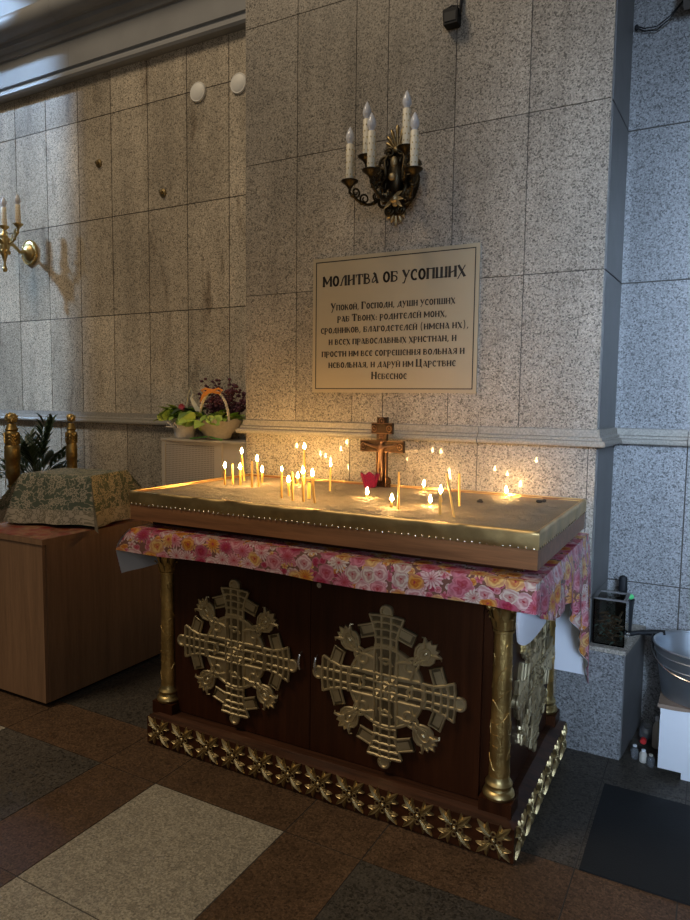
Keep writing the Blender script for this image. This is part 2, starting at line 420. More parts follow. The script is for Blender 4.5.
# ------------------------------------------------------------------ floor
TL, TB, TG = 0, 1, 2
xs = [-5.792, -5.188, -4.583, -3.978, -3.374, -2.764, -2.158, -1.855, -1.251, -0.950, -0.330, -0.030, 0.575, 0.875, 1.480, 2.085, 2.6]
colkind = ['G', 'L', 's', 'G', 'L', 'G', 's', 'L', 's', 'G', 's', 'G', 's', 'L', 'G', 's']
ys = [-3.35, -2.75, -2.145, -1.54, -1.235, -0.63, -0.025, 0.58, 0.683, 1.286, 1.888, 2.195, 2.80, 3.10, 3.5]
rowkind = ['t', 't', 't', 's', 't', 't', 't', 's', 't', 't', 's', 't', 's', 't']
bm = BM()
for i, ck in enumerate(colkind):
    for j, rk in enumerate(rowkind):
        k = TB if (ck == 's' or rk == 's') else (TL if ck == 'L' else TG)
        if (rk == 't' and j >= 11 and ck != 's') or j >= 12 or (j == 11 and xs[i] > -0.4): k = TG
        g = 0.0022
        box(bm, xs[i]+g, xs[i+1]-g, ys[j]+g, ys[j+1]-g, -0.02, 0.0, k)
box(bm, xs[0], xs[-1], ys[0], ys[-1], -0.03, -0.002, 3)
struct('floor', bm, [M['tile_light'], M['tile_brown'], M['tile_gray'], M['grout']], smooth=0)

# ------------------------------------------------------------------ walls: stone slabs with open joints
def slabs(bm, us, vs, plane, depth=0.03, gap=0.0030, mi=0):
    """us / vs: joint positions; plane(u, v, d) -> world point, d = distance behind the face"""
    for u0, u1 in zip(us, us[1:]):
        for v0, v1 in zip(vs, vs[1:]):
            pts = [plane(u, v, d) for d in (0, depth) for v in (v0+gap, v1-gap) for u in (u0+gap, u1-gap)]
            q = [bm.verts.new(p) for p in pts]
            for f in ((0, 1, 3, 2), (0, 4, 5, 1), (2, 3, 7, 6), (0, 2, 6, 4), (1, 5, 7, 3)):
                bm.faces.new([q[k] for k in f]).material_index = mi
PX0, PX1 = -2.252, -0.437
bm = BM()
front = lambda u, v, d: Vector((u, 3.0+d, v)); TG_ = 0.0019
slabs(bm, [PX0, -1.929, -1.598, -1.430, -1.097, -0.767, PX1], [1.385, 2.05, 2.722, 3.405, 4.08, 4.75], front, gap=TG_)
slabs(bm, [PX0, -1.607, -0.951, -0.470, PX1], [0.0, 0.67, 1.33], front, gap=TG_)
side_r = lambda u, v, d: Vector((PX1-d+0.019*(u-3.0)/0.4, u, v)); side_l = lambda u, v, d: Vector((PX0+d, u, v))
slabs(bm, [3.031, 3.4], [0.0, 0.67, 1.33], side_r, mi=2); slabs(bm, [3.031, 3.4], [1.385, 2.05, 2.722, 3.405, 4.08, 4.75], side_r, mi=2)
slabs(bm, [3.0, 3.4], [0.0, 0.67, 1.33], side_l); slabs(bm, [3.0, 3.4], [1.385, 2.05, 2.722, 3.405, 4.08, 4.75], side_l)
box(bm, PX0+0.003, PX1-0.003, 3.003, 3.42, 0, 4.75, 1)
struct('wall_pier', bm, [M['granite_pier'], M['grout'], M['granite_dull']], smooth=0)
bm = BM()
back = lambda u, v, d: Vector((u, 3.4+d, v))
lu = [-5.97, -5.64, -5.31, -4.98, -4.653, -4.316, -3.987, -3.668, -3.337, -3.006, -2.675, -2.20]
slabs(bm, lu, [1.395, 2.065, 2.722, 3.395, 3.74], back)
slabs(bm, [-5.97, -5.55, -4.89, -4.23, -3.99, -3.56, -2.90, -2.20], [0, 0.67, 1.33], back)
box(bm, -5.97, -2.21, 3.403, 3.44, 0, 4.75, 1)
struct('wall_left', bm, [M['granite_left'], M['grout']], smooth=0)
bm = BM()
slabs(bm, [-0.49, -0.11, 0.55, 1.21, 1.87, 2.5], [0, 0.67, 1.335], back)
slabs(bm, [-0.49, 0.22, 0.88, 1.54, 2.2, 2.5], [1.378, 2.05, 2.722, 3.405, 4.08, 4.75], back)
box(bm, -0.48, 2.5, 3.403, 3.44, 0, 4.75, 1)
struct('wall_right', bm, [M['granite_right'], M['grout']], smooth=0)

# dado mouldings
PROF = [(0.0, 1.392), (0.010, 1.390), (0.012, 1.362), (0.022, 1.356), (0.022, 1.346), (0.036, 1.342), (0.040, 1.332), (0.038, 1.322), (0.030, 1.318), (0.0, 1.318)]
def moulding_path(bm, path, prof, zoff=0.0):
    """sweep a (out, z) profile along a plan polyline; the outward side lies to the right of travel"""
    n = len(path); P = [Vector(p) for p in path]; rings = []
    for i in range(n):
        ds = []
        if i > 0: ds.append((P[i]-P[i-1]).normalized())
        if i < n-1: ds.append((P[i+1]-P[i]).normalized())
        ns = [Vector((d.y, -d.x)) for d in ds]
        nn = sum(ns, Vector((0, 0))); nn = nn/ (nn.length_squared/len(ns)) if len(ns) == 2 else nn
        if len(ns) == 2: nn = (ns[0]+ns[1]) / (1+ns[0].dot(ns[1]))
        rings.append([bm.verts.new((P[i].x+nn.x*o, P[i].y+nn.y*o, z+zoff)) for o, z in prof])
    for A, B in zip(rings, rings[1:]):
        for k in range(len(prof)-1): bm.faces.new((A[k], B[k], B[k+1], A[k+1]))
    bm.faces.new(rings[0]); bm.faces.new(rings[-1][::-1])
bm = BM(); moulding_path(bm, [(PX0, 3.4), (PX0, 3.0), (-0.945, 3.0)], PROF); moulding_path(bm, [(-0.942, 3.0), (PX1, 3.0), (PX1+0.019, 3.4)], PROF)
struct('trim_1', bm, M['moulding'], smooth=0)
bm = BM(); moulding_path(bm, [(-5.97, 3.4), (-4.1, 3.4)], PROF, 0.005); moulding_path(bm, [(-4.097, 3.4), (-2.25, 3.4)], PROF, 0.005)
struct('trim_2', bm, M['moulding'], smooth=0)
bm = BM(); moulding_path(bm, [(-0.43, 3.4), (-0.112, 3.4)], PROF, -0.003); moulding_path(bm, [(-0.109, 3.4), (2.5, 3.4)], PROF, -0.003)
struct('trim_3', bm, M['moulding'], smooth=0)
# big entablature above the left wall
EP = [(0.0, 3.668), (0.030, 3.666), (0.052, 3.671), (0.062, 3.686), (0.060, 3.706), (0.046, 3.722), (0.026, 3.728), (0.026, 3.748), (0.040, 3.752),
      (0.040, 3.925), (0.055, 3.928), (0.060, 3.940), (0.066, 3.958), (0.082, 3.972), (0.100, 3.978), (0.102, 4.006), (0.118, 4.010)]
for k in range(11):
    a = -PI/2 + PI*k/10; EP.append((0.118+0.075*math.cos(a), 4.088+0.076*math.sin(a)))
EP += [(0.10, 4.17), (0.06, 4.20), (0.06, 4.75), (0.0, 4.75)]
bm = BM(); moulding_path(bm, [(-5.97, 3.4), (-4.02, 3.4)], EP); moulding_path(bm, [(-4.0185, 3.4), (-2.25, 3.4)], EP)
struct('trim_4', bm, M['plaster'], smooth=30)

# low stone block in the corner to the right
t = thing('stone_block', 'low granite-clad block in the corner under the square glass jar', 'stone block', (-0.40, 3.2, 0))
def skew(bm):
    for v in bm.verts:
        if v.co.y > 3.3: v.co.x += 0.042 if v.co.x > -0.35 else 0.022
bm = BM(); box(bm, -0.56, -0.290, 2.984, 2.999, 0, 0.452); obj('front_slab', bm, M['granite_right'], t, 0, 0.003)
bm = BM()
box(bm, -0.434, -0.286, 3.0, 3.395, 0.0, 0.45)
skew(bm); obj('core', bm, M['granite_dull'], t, 0, 0.004)
bm = BM(); box(bm, -0.434, -0.284, 2.988, 3.395, 0.4525, 0.472); skew(bm); obj('top_slab', bm, M['granite_trim'], t, 0, 0.003)

# ------------------------------------------------------------------ the memorial candle table
TX0, TX1, TY0, TY1 = -2.113, -0.507, 2.106, 2.972
tb = thing('candle_table', 'dark mahogany memorial table with carved gold crosses on its doors and gold corner columns', 'table', (-1.31, 2.54, 0))
bm = BM(); box(bm, TX0, TX1, TY0, TY1, 0.004, 0.121); obj('plinth', bm, M['mahogany_x'], tb, 0, 0.003)
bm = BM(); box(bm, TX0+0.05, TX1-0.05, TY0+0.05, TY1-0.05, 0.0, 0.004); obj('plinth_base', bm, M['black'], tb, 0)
bm = BM()
ins = 0.045
lo = [bm.verts.new((x, y, 0.1212)) for x, y in ((TX0, TY0), (TX1, TY0), (TX1, TY1), (TX0, TY1))]
hi = [bm.verts.new((x, y, 0.134)) for x, y in ((TX0+ins, TY0+ins), (TX1-ins, TY0+ins), (TX1-ins, TY1-ins), (TX0+ins, TY1-ins))]
for k in range(4): bm.faces.new((lo[k], lo[(k+1) % 4], hi[(k+1) % 4], hi[k]))
bm.faces.new(hi); bm.faces.new(lo[::-1])
obj('sloped_ledge', bm, M['ledge_worn'], tb, 0)
BX0, BX1, BY0, BY1 = -2.034, -0.586, 2.205, 2.905
bm = BM(); box(bm, BX0, BX1, BY0, BY1, 0.125, 0.915); obj('body', bm, M['mahogany'], tb, 0, 0.003)
bm = BM(); box(bm, -2.122, -0.462, 2.06, 2.955, 0.915, 0.953); obj('table_slab', bm, M['mahogany_x'], tb, 0, 0.003)

# corner columns on their blocks
def column_meshes(x, y):
    bm = BM(); box(bm, x-0.056, x+0.056, y-0.046, y+0.044, 0.124, 0.176); obj('column_block', bm, M['mahogany'], tb, 0, 0.004)
    bm = BM(); c = (x, y, 0)
    lathe(bm, [(0.030, 0.176), (0.050, 0.177), (0.054, 0.187), (0.050, 0.198), (0.042, 0.203), (0.040, 0.210), (0.045, 0.215), (0.046, 0.224), (0.041, 0.231), (0.037, 0.236), (0.035, 0.25), (0.02, 0.25)], c, 28)
    obj('column_base', bm, M['gold_smooth'], tb)
    bm = BM(); r0, r1 = 0.0345, 0.0300
    pr = [(r0+(r1-r0)*k/14, 0.240+0.51*k/14) for k in range(15)]
    lathe(bm, pr, c, 28); lathe(bm, [(0.030, 0.742), (0.035, 0.745), (0.035, 0.752), (0.030, 0.755)], c, 28)
    # low scrolling vine around the shaft
    for s0 in (0, PI):
        pts = []
        for k in range(60):
            a = s0 + 1.1*math.sin(k*0.55)+k*0.06; z = 0.26+0.48*k/60; rr = r0+(r1-r0)*(k/60)
            pts.append((x+rr*math.cos(a), y+rr*math.sin(a), z+0.01*math.sin(k*1.3)))
        tube(bm, pts, 0.0022, 5)
    obj('column_shaft', bm, M['gold'], tb)
    bm = BM()
    lathe(bm, [(0.033, 0.755), (0.034, 0.80), (0.042, 0.835), (0.047, 0.842)], c, 20)
    box(bm, x-0.050, x+0.050, y-0.050, y+0.050, 0.842, 0.856)
    for row, (z0, h, n) in enumerate(((0.757, 0.045, 8), (0.785, 0.05, 8))):
        for k in range(n):
            a = 2*PI*(k+0.5*row)/n; dr = Vector((math.cos(a), math.sin(a), 0)); sd = Vector((-dr.y, dr.x, 0))
            prev = None
            for q, (ou, zz, wd) in enumerate(((0.034, 0, 0.011), (0.039, 0.4, 0.013), (0.043, 0.75, 0.011), (0.052, 1.0, 0.006), (0.053, 0.88, 0.003))):
                p = Vector((x, y, z0+h*zz))+dr*(ou+0.004*row); A = bm.verts.new(p-sd*wd); B = bm.verts.new(p+dr*0.004); D = bm.verts.new(p+sd*wd)
                if prev: bm.faces.new((prev[0], prev[1], B, A)); bm.faces.new((prev[1], prev[2], D, B))
                prev = (A, B, D)
    for k in range(4):
        a = PI/4+PI/2*k; ball(bm, (x+0.056*math.cos(a), y+0.056*math.sin(a), 0.832), 0.011)
    obj('column_capital', bm, M['gold'], tb, 50, recalc=False)
for x, y in ((-2.062, 2.190), (-0.585, 2.190), (-0.592, 2.920), (-2.030, 2.920)): column_meshes(x, y)

# carved relief, built once in the plane y = 0 facing -y
R = 0.302
def P3(u, v, d=0.0): return Vector((u*R, -d, v*R))
def arc(cx, cy, r, a0, a1, n=18): return [(cx+r*math.cos(math.radians(a0+(a1-a0)*k/n)), cy+r*math.sin(math.radians(a0+(a1-a0)*k/n))) for k in range(n+1)]
def rot2(p, k):
    c, s = [(1, 0), (0, 1), (-1, 0), (0, -1)][k]; return (p[0]*c-p[1]*s, p[0]*s+p[1]*c)
def relief_plate():
    bm = BM(); th = 0.014
    def pl(poly, d0=0.0, d1=th, mi=0):
        n0 = len(bm.faces); prism(bm, poly, lambda u, v: P3(u, v, d0), lambda u, v: P3(u, v, d1))
        bm.faces.ensure_lookup_table()
        for f in bm.faces[n0:]: f.material_index = mi
    pl([(0.50*math.cos(2*PI*k/40), 0.50*math.sin(2*PI*k/40)) for k in range(40)])
    for k in range(4):
        r = lambda pts: [rot2(p, k) for p in pts]
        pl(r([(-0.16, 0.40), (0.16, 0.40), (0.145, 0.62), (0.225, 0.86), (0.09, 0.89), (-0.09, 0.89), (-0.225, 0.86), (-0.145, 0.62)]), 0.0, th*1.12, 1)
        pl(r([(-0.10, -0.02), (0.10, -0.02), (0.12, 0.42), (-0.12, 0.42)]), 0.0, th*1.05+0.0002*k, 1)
        pl(r([(-0.07, 0.86)] + [(0.07*math.cos(a), 0.93+0.07*math.sin(a)) for a in [PI-PI*q/8 for q in range(9)]] + [(0.07, 0.86)]), 0.0, th*1.25)
        for s in (-1, 1):
            wing = [(s*0.12, 0.625), (s*0.13, 0.785), (s*0.34, 0.725), (s*0.385, 0.70), (s*0.335, 0.555), (s*0.30, 0.575)]
            if s < 0: wing = wing[::-1]
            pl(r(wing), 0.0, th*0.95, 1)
            pane = [(s*0.165, 0.655), (s*0.175, 0.745), (s*0.340, 0.690), (s*0.305, 0.605)]
            pl(r(pane), 0.002, th*1.12)
    # cut squares and studs in the middle
    for i in range(-1, 2):
        for j in range(-1, 2):
            cx, cy, h = i*0.10, j*0.10, 0.036
            top = P3(cx, cy, th+0.014 if (i+j) % 2 == 0 else th+0.004)
            q = [bm.verts.new(P3(cx+a*h, cy+b*h, th)) for a, b in ((-1, -1), (1, -1), (1, 1), (-1, 1))]; tp = bm.verts.new(top)
            for a in range(4): bm.faces.new((q[a], q[(a+1) % 4], tp))
    return bm
def relief_straps():
    bm = BM(); d = 0.0150
    def st(pts, r=0.0066, dd=d, weave=0.0):
        P = [P3(u, v, dd+weave*math.sin(i*2.2)) for i, (u, v) in enumerate(pts)]
        tube(bm, P, r, 6)
    def cl(pts, r=0.0066, dd=d): tube(bm, [P3(u, v, dd) for u, v in pts], r, 6, closed=True)
    cl([(0.485*math.cos(2*PI*k/48), 0.485*math.sin(2*PI*k/48)) for k in range(48)])
    for k in range(4):
        r = lambda pts: [rot2(p, k) for p in pts]
        line = lambda a, b, n=10: [(a[0]+(b[0]-a[0])*i/n, a[1]+(b[1]-a[1])*i/n) for i in range(n+1)]
        for x in (-0.055, 0.055):
            st(r(line((x, -0.05), (x*1.15, 0.88), 16)), 0.0060, d, 0.0016)
        for s in (-1, 1):
            st(r([(s*0.15, 0.12), (s*0.15, 0.40), (s*0.135, 0.55), (s*0.14, 0.63), (s*0.175, 0.75), (s*0.225, 0.865)]), 0.0058, d, 0.0012)
            st(r([(s*0.12, 0.630), (s*0.33, 0.560), (s*0.38, 0.698), (s*0.13, 0.78)]), 0.0050, d-0.001)
        st(r(arc(0, 0.93, 0.068, -25, 205)), 0.0060, d+0.003)
        for y, hw in ((0.50, 0.15), (0.60, 0.15), (0.70, 0.16), (0.785, 0.19), (0.865, 0.225)):
            st(r([(hw*(q/5-1), y+0.012*math.cos(q*PI/10-PI/2)) for q in range(11)]), 0.0058, d+0.001, 0.0014)
        # eye leaf in each lobe of the disc
        cl(r([(0.05*math.cos(a)+0.02*math.sin(2*a), 0.315+0.032*math.sin(a)) for a in [2*PI*q/14 for q in range(14)]]), 0.0058, d+0.002)
        st(r([(-0.09, 0.36), (-0.06, 0.315), (0.0, 0.29), (0.06, 0.315), (0.09, 0.27)]), 0.0050, d+0.002)
        # diagonal interlace between the arms
        g = lambda pts: [rot2((p[0]*0.7071-p[1]*0.7071, p[0]*0.7071+p[1]*0.7071), k) for p in pts]
        cl(g([(0.47+0.10*math.cos(2*PI*q/20), 0.075*math.sin(2*PI*q/20)) for q in range(20)]), 0.0060, d)
        st(g([(0.33, 0.13), (0.45, 0.06), (0.52, -0.02), (0.62, -0.035)]), 0.0060, d+0.002)
        st(g([(0.33, -0.13), (0.45, -0.06), (0.52, 0.02), (0.62, 0.035)]), 0.0060, d+0.002)
    for x in (-0.15, -0.05, 0.05, 0.15):
        st([(x, -0.16+0.32*i/8) for i in range(9)], 0.0050, d+0.002, 0.002); st([(-0.16+0.32*i/8, x) for i in range(9)], 0.0050, d+0.002, -0.002)
    return bm
def lily():
    """open bud lying along +u from the origin"""
    bm = BM(); th = 0.012
    out = [(0.0, 0.022), (0.04, 0.07), (0.09, 0.108), (0.145, 0.112), (0.18, 0.09), (0.225, 0.125), (0.215, 0.075), (0.255, 0.065), (0.235, 0.03), (0.285, 0.0)]
    out = [(u*1.22, v*1.12) for u, v in out]
    poly = out + [(u, -v) for u, v in out[::-1][1:]]
    prism(bm, poly, lambda u, v: P3(u, v, 0), lambda u, v: P3(u*0.96+0.005, v*0.92, th))
    tube(bm, [P3(u, v, th) for u, v in poly], 0.0050, 6, closed=True)
    ring = [(0.140+0.085*math.cos(a), 0.058*math.sin(a)) for a in [2*PI*q/16 for q in range(16)]]
    tube(bm, [P3(u, v, th+0.003) for u, v in ring], 0.0040, 6, closed=True)
    ball(bm, P3(0.150, 0, th), 0.009, (1.5, 0.8, 0.8))
    for s in (-1, 1):
        tube(bm, [P3(0.20, s*0.055, th), P3(0.25, s*0.095, th+0.004), P3(0.285, s*0.15, th+0.002), P3(0.26, s*0.175, th)], [0.005, 0.006, 0.005, 0.002], 6)
        tube(bm, [P3(-0.02, s*0.03, th), P3(0.05, s*0.04, th+0.002), P3(0.12, s*0.085, th)], 0.0036, 6)
    return bm
proto = {}
def add_relief(parent, x, y, z, rz=0.0):
    pl = wloc(parent)
    def put(key, fn, mat, name, rot=(0, 0, 0), du=0, dv=0):
        if key not in proto:
            o = obj(name, fn(), mat, None, 50); proto[key] = o; o.parent = parent
        else: o = copypart(proto[key], parent)
        off = Matrix.Rotation(rz, 3, 'Z') @ Vector((du*R, 0, dv*R))
        o.location = Vector((x, y, z)) + off - pl
        o.rotation_euler = (Matrix.Rotation(rz, 3, 'Z') @ Euler(rot).to_matrix()).to_euler()
        return o
    put('plate', relief_plate, [M['pale_brass'], M['dark_brass']], 'carved_cross')
    put('strap', relief_straps, M['strap_brass'], 'woven_strapwork')
    for k in range(4):
        a = PI/4 + k*PI/2
        put('lily', lily, M['strap_brass'], 'lily_bud', (0, -a, 0), 0.55*math.cos(a), 0.55*math.sin(a))

for k, (x0, x1, cx) in enumerate(((-2.026, -1.3345, -1.686), (-1.3315, -0.655, -1.005))):
    bm = BM(); box(bm, x0, x1, 2.188, 2.2055, 0.138, 0.905)
    dr = obj('door', bm, M['mahogany'], tb, 0, 0.002)
    add_relief(dr, cx, 2.188, 0.467)
    hx = -1.372 if k == 0 else -1.300
    bm = BM(); tube(bm, [(hx, 2.188, 0.455), (hx, 2.172, 0.462), (hx, 2.163, 0.49), (hx, 2.172, 0.518), (hx, 2.188, 0.525)], [0.004, 0.005, 0.006, 0.005, 0.004], 8)
    obj('handle', bm, M['steel'], dr)
    if k == 1:
        bm = BM(); tube(bm, [(-1.294, 2.189, 0.80), (-1.294, 2.182, 0.80)], 0.010, 16); obj('lock', bm, M['steel'], dr)
bm = BM(); box(bm, -0.5865, -0.572, 2.25, 2.86, 0.145, 0.90); sp = obj('side_panel', bm, M['mahogany'], tb, 0, 0.002)
add_relief(sp, -0.572, 2.570, 0.467, PI/2)

# acanthus rosettes on the plinth
def rosette():
    bm = BM(); Q = lambda u, v, d: Vector((u, -d, v))
    def blade(ou, ov, a, length, width, h):
        ca, sa = math.cos(a), math.sin(a); f = lambda t, s, d: Q(ou+ca*t-sa*s, ov+sa*t+ca*s, d)
        sec = [(0, 0.35), (length*0.22, 0.85), (length*0.45, 1.0), (length*0.72, 0.68), (length, 0.06)]
        prev = None
        for t, ww in sec:
            hh = h*(0.5+0.6*math.sin(PI*min(1, t/length)))
            q = [bm.verts.new(f(t, -width*ww, 0.0)), bm.verts.new(f(t, -width*ww*0.5, hh)), bm.verts.new(f(t, 0, hh*0.5)), bm.verts.new(f(t, width*ww*0.5, hh)), bm.verts.new(f(t, width*ww, 0.0))]
            if prev:
                for k in range(4): bm.faces.new((prev[k], prev[k+1], q[k+1], q[k]))
            prev = q
    for k in range(4):
        a = PI/4+k*PI/2; c, s = math.cos(a), math.sin(a)
        blade(c*0.014, s*0.014, a, 0.066, 0.0125, 0.011)
        for q in (-1, 1):
            blade(c*0.034, s*0.034, a+q*0.85, 0.036, 0.0078, 0.009)
            blade(c*0.020, s*0.020, a+q*0.62, 0.030, 0.0060, 0.008)
    for k in range(4):
        a = k*PI/2
        pts = [Q(0.021*math.cos(a)+0.0085*math.cos(b), 0.021*math.sin(a)+0.0085*math.sin(b), 0.005) for b in [2*PI*i/10 for i in range(10)]]
        tube(bm, pts, 0.0030, 6, closed=True)
    ball(bm, Q(0, 0, 0.005), 0.009, (1, 0.9, 1), 8, 6)
    return bm
ros = None
W = wloc(tb)
def put_ros(x, y, z, rz):
    global ros
    if ros is None: ros = obj('rosette', rosette(), M['rosette_gold'], None, 60); ros.parent = tb; o = ros
    else: o = copypart(ros, tb)
    o.location = Vector((x, y, z))-W; o.rotation_euler = (0, 0, rz)
for k in range(12): put_ros(TX0+0.067+k*(1.606-0.134)/11, TY0+0.0005, 0.067, 0)
for k in range(6): put_ros(TX1-0.0005, TY0+0.075+k*0.143, 0.067, PI/2)
for k in range(6): put_ros(TX0+0.0005, TY0+0.075+k*0.143, 0.067, -PI/2)

# ------------------------------------------------------------------ floral oilcloth over the table
cl = thing('tablecloth', 'pink floral oilcloth with white lining draped over the mahogany table under the tray', 'tablecloth', (-1.31, 2.5, 0.966))
CX0, CX1, CY0, CY1, CZ = -2.130, -0.448, 2.045, 2.971, 0.958
def wv(s, amp=0.006, f=9.0, ph=0.0): return amp*math.sin(s*f+ph)+amp*0.6*math.sin(s*f*2.3+1.1+ph)
def hem_right(y):
    pts = [(2.045, 0.862), (2.10, 0.835), (2.27, 0.782), (2.50, 0.787), (2.60, 0.70), (2.75, 0.555), (2.90, 0.385), (2.978, 0.300)]
    for (a, za), (b, zb) in zip(pts, pts[1:]):
        if y <= b: return za+(zb-za)*(y-a)/(b-a)
    return pts[-1][1]
def hem_left(y): return 0.762-0.02*max(0, (y-2.3))
bmF, bmL = BM(), BM()
def drape(fn, uvfn, nu, nv, inward):
    grid(bmF, nu, nv, fn, uvfn)
    grid(bmL, nu, nv, lambda a, b: fn(a, b)+Vector(inward)*0.003)
# top
grid(bmF, 8, 4, lambda a, b: Vector((CX0+(CX1-CX0)*a, CY0+(CY1-CY0)*b, CZ)), lambda a, b: (CX0+(CX1-CX0)*a, CY0+(CY1-CY0)*b))
# front: bends over the edge, then hangs
def ffront(a, b):
    x = CX0+(CX1-CX0)*a; hem = 0.864+0.006*math.sin(x*7)
    z = CZ+(hem-CZ)*b; out = 0.010*min(1, b*4)+wv(x, 0.004, 11)*b*min(1, (1-a)*20)
    xl = x - 0.078*b*max(0, 1-a*9)**1.5
    return Vector((xl, CY0-out, z))
drape(ffront, lambda a, b: (CX0+(CX1-CX0)*a, CY0-0.108*b), 90, 8, (0, 1, 0))
def fright(a, b):
    y = CY0-0.010*(1-a)+(CY1-CY0)*a; hem = hem_right(y); z = CZ+(hem-CZ)*b
    L = CZ-hem
    out = (0.012*min(1, b*4) + (0.010*math.sin(y*38)+0.006*math.sin(y*71+1))*min(1, b*1.2))*min(1, a*14) + 0.05*max(0, a-0.6)*b
    return Vector((CX1+out, y, z))
drape(fright, lambda a, b: (CX1+(CZ-(CZ+(hem_right(CY0+(CY1-CY0)*a)-CZ)*b)), CY0+(CY1-CY0)*a), 60, 12, (-1, 0, 0))
def fleft(a, b):
    y = CY0-0.010*(1-a)+(CY1-CY0)*a; hem = hem_left(y); z = CZ+(hem-CZ)*b
    out = 0.078*math.sin(min(1.0, b*1.9)*PI/2)-0.035*max(0, b-0.53)/0.47+wv(y, 0.006, 16)*b
    return Vector((CX0-out, y, z))
drape(fleft, lambda a, b: (CX0-(CZ-hem_left(CY0))*b, CY0+(CY1-CY0)*a), 30, 8, (1, 0, 0))
def fback(a, b):
    x = CX0+(CX1+0.014*b-CX0)*a; z = CZ+(0.345-CZ)*b
    return Vector((x, CY1+0.004+0.002*math.sin(x*9), z))
drape(fback, lambda a, b: (CX0+(CX1-CX0)*a, CY1+0.6*b), 30, 8, (0, -1, 0))
obj('oilcloth', bmF, M['floral'], cl, 60); obj('lining', bmL, M['lining'], cl, 60)
# turned-under corner of lining hanging in front of the right end
bm = BM()
def fcorner(a, b):
    x = -0.506+0.050*a; y = 2.066+0.16*a*a
    hem = 0.772-0.022*math.sin(PI*a)+0.03*(a-0.5)
    return Vector((x, y-0.022*math.sin(PI*b), 0.895+(hem-0.895)*b))
grid(bm, 12, 8, fcorner); grid(bm, 12, 8, lambda a, b: fcorner(a, b)+Vector((-0.006, 0.010, 0.0)))
obj('folded_corner', bm, M['lining'], cl, 60)['label'] = 'white lining corner folded under'

# ------------------------------------------------------------------ sand tray
tr = thing('sand_tray', 'long brass-wrapped wooden tray of sand holding the memorial candles', 'candle tray', (-1.32, 2.51, CZ))
SX0, SX1, SY0, SY1 = -2.178, -0.461, 2.090, 2.925
bm = BM(); box(bm, SX0+0.06, SX1-0.06, SY0+0.07, SY1-0.03, CZ+0.0015, 0.986); obj('base_board', bm, M['mahogany_x'], tr, 0)
bm = BM()
def ring_boxes(bm, x0, x1, y0, y1, z0, z1, t):
    box(bm, x0, x1, y0, y0+t, z0, z1); box(bm, x0, x1, y1-t, y1, z0, z1)
    box(bm, x0, x0+t, y0+t, y1-t, z0, z1); box(bm, x1-t, x1, y0+t, y1-t, z0, z1)
ring_boxes(bm, SX0, SX1, SY0, SY1, 0.986, 1.1045, 0.011); box(bm, SX0+0.011, SX1-0.011, SY0+0.011, SY1-0.011, 0.986, 1.0)
obj('wooden_frame', bm, M['tray_wood'], tr, 0)
bm = BM(); e = 0.0025
prof = [(e*0.6, 1.050), (e, 1.056), (e*1.4, 1.07), (e*1.3, 1.085), (e*1.2, 1.097), (e*0.6, 1.106), (-0.003, 1.1082), (-0.009, 1.1078), (-0.011, 1.098)]
path = [(SX0, SY0), (SX1, SY0), (SX1, SY1), (SX0, SY1)]
def crumple(p): return noise.noise(Vector((p.x*9, p.y*9, p.z*22)))*0.006+noise.noise(Vector((p.x*26, p.y*26, p.z*30)))*0.0015
for k in range(4):
    A = Vector(path[k]); B = Vector(path[(k+1) % 4]); d = (B-A).normalized(); nn = Vector((d.y, -d.x)); L = (B-A).length
    n = int(L/0.02); prev = None
    for i in range(n+1):
        tt = i/n; row = []
        for o_, z in prof:
            base = A+(B-A)*tt
            ext = o_*(-1 if i == 0 else (1 if i == n else 0))
            q = Vector((base.x+nn.x*o_+d.x*ext, base.y+nn.y*o_+d.y*ext, z))
            if 0 < i < n and z < 1.105:
                cr = max(-0.001, crumple(q)); q.x += nn.x*cr; q.y += nn.y*cr
            row.append(bm.verts.new(q))
        if prev:
            for j in range(len(prof)-1): bm.faces.new((prev[j], row[j], row[j+1], prev[j+1]))
        prev = row
bmesh.ops.remove_doubles(bm, verts=bm.verts, dist=0.0004)
obj('brass_sheet', bm, M['brass_sheet'], tr, 60)
bm = BM()
def fsand(a, b):
    x = SX0+0.0105+(SX1-SX0-0.021)*a; y = SY0+0.0105+(SY1-SY0-0.021)*b
    h = noise.noise(Vector((x*6, y*6, 0)))*0.009+noise.noise(Vector((x*22, y*22, 3)))*0.006
    edge = min(1, min(a, 1-a)*18, min(b, 1-b)*9)
    return Vector((x, y, 1.096+h*edge))
grid(bm, 130, 64, fsand)
obj('sand_bed', bm, M['sand'], tr, 60)
bm = BM(); ball(bm, (0, 0, 0), 0.0045, (1, 0.7, 1), 8, 5)
nail = obj('nail', bm, M['nail'], None); nail.parent = tr; WT = wloc(tr)
for k in range(98):
    o = nail if k == 0 else copypart(nail, tr)
    if k < 70: o.location = Vector((SX0+0.012+k*(SX1-SX0-0.024)/69, SY0-0.003, 1.054+0.0015*math.sin(k*2.7)))-WT
    else:
        o.location = Vector((SX1+0.003, SY0+0.015+(k-70)*0.0295, 1.054))-WT; o.rotation_euler = (0, 0, PI/2)

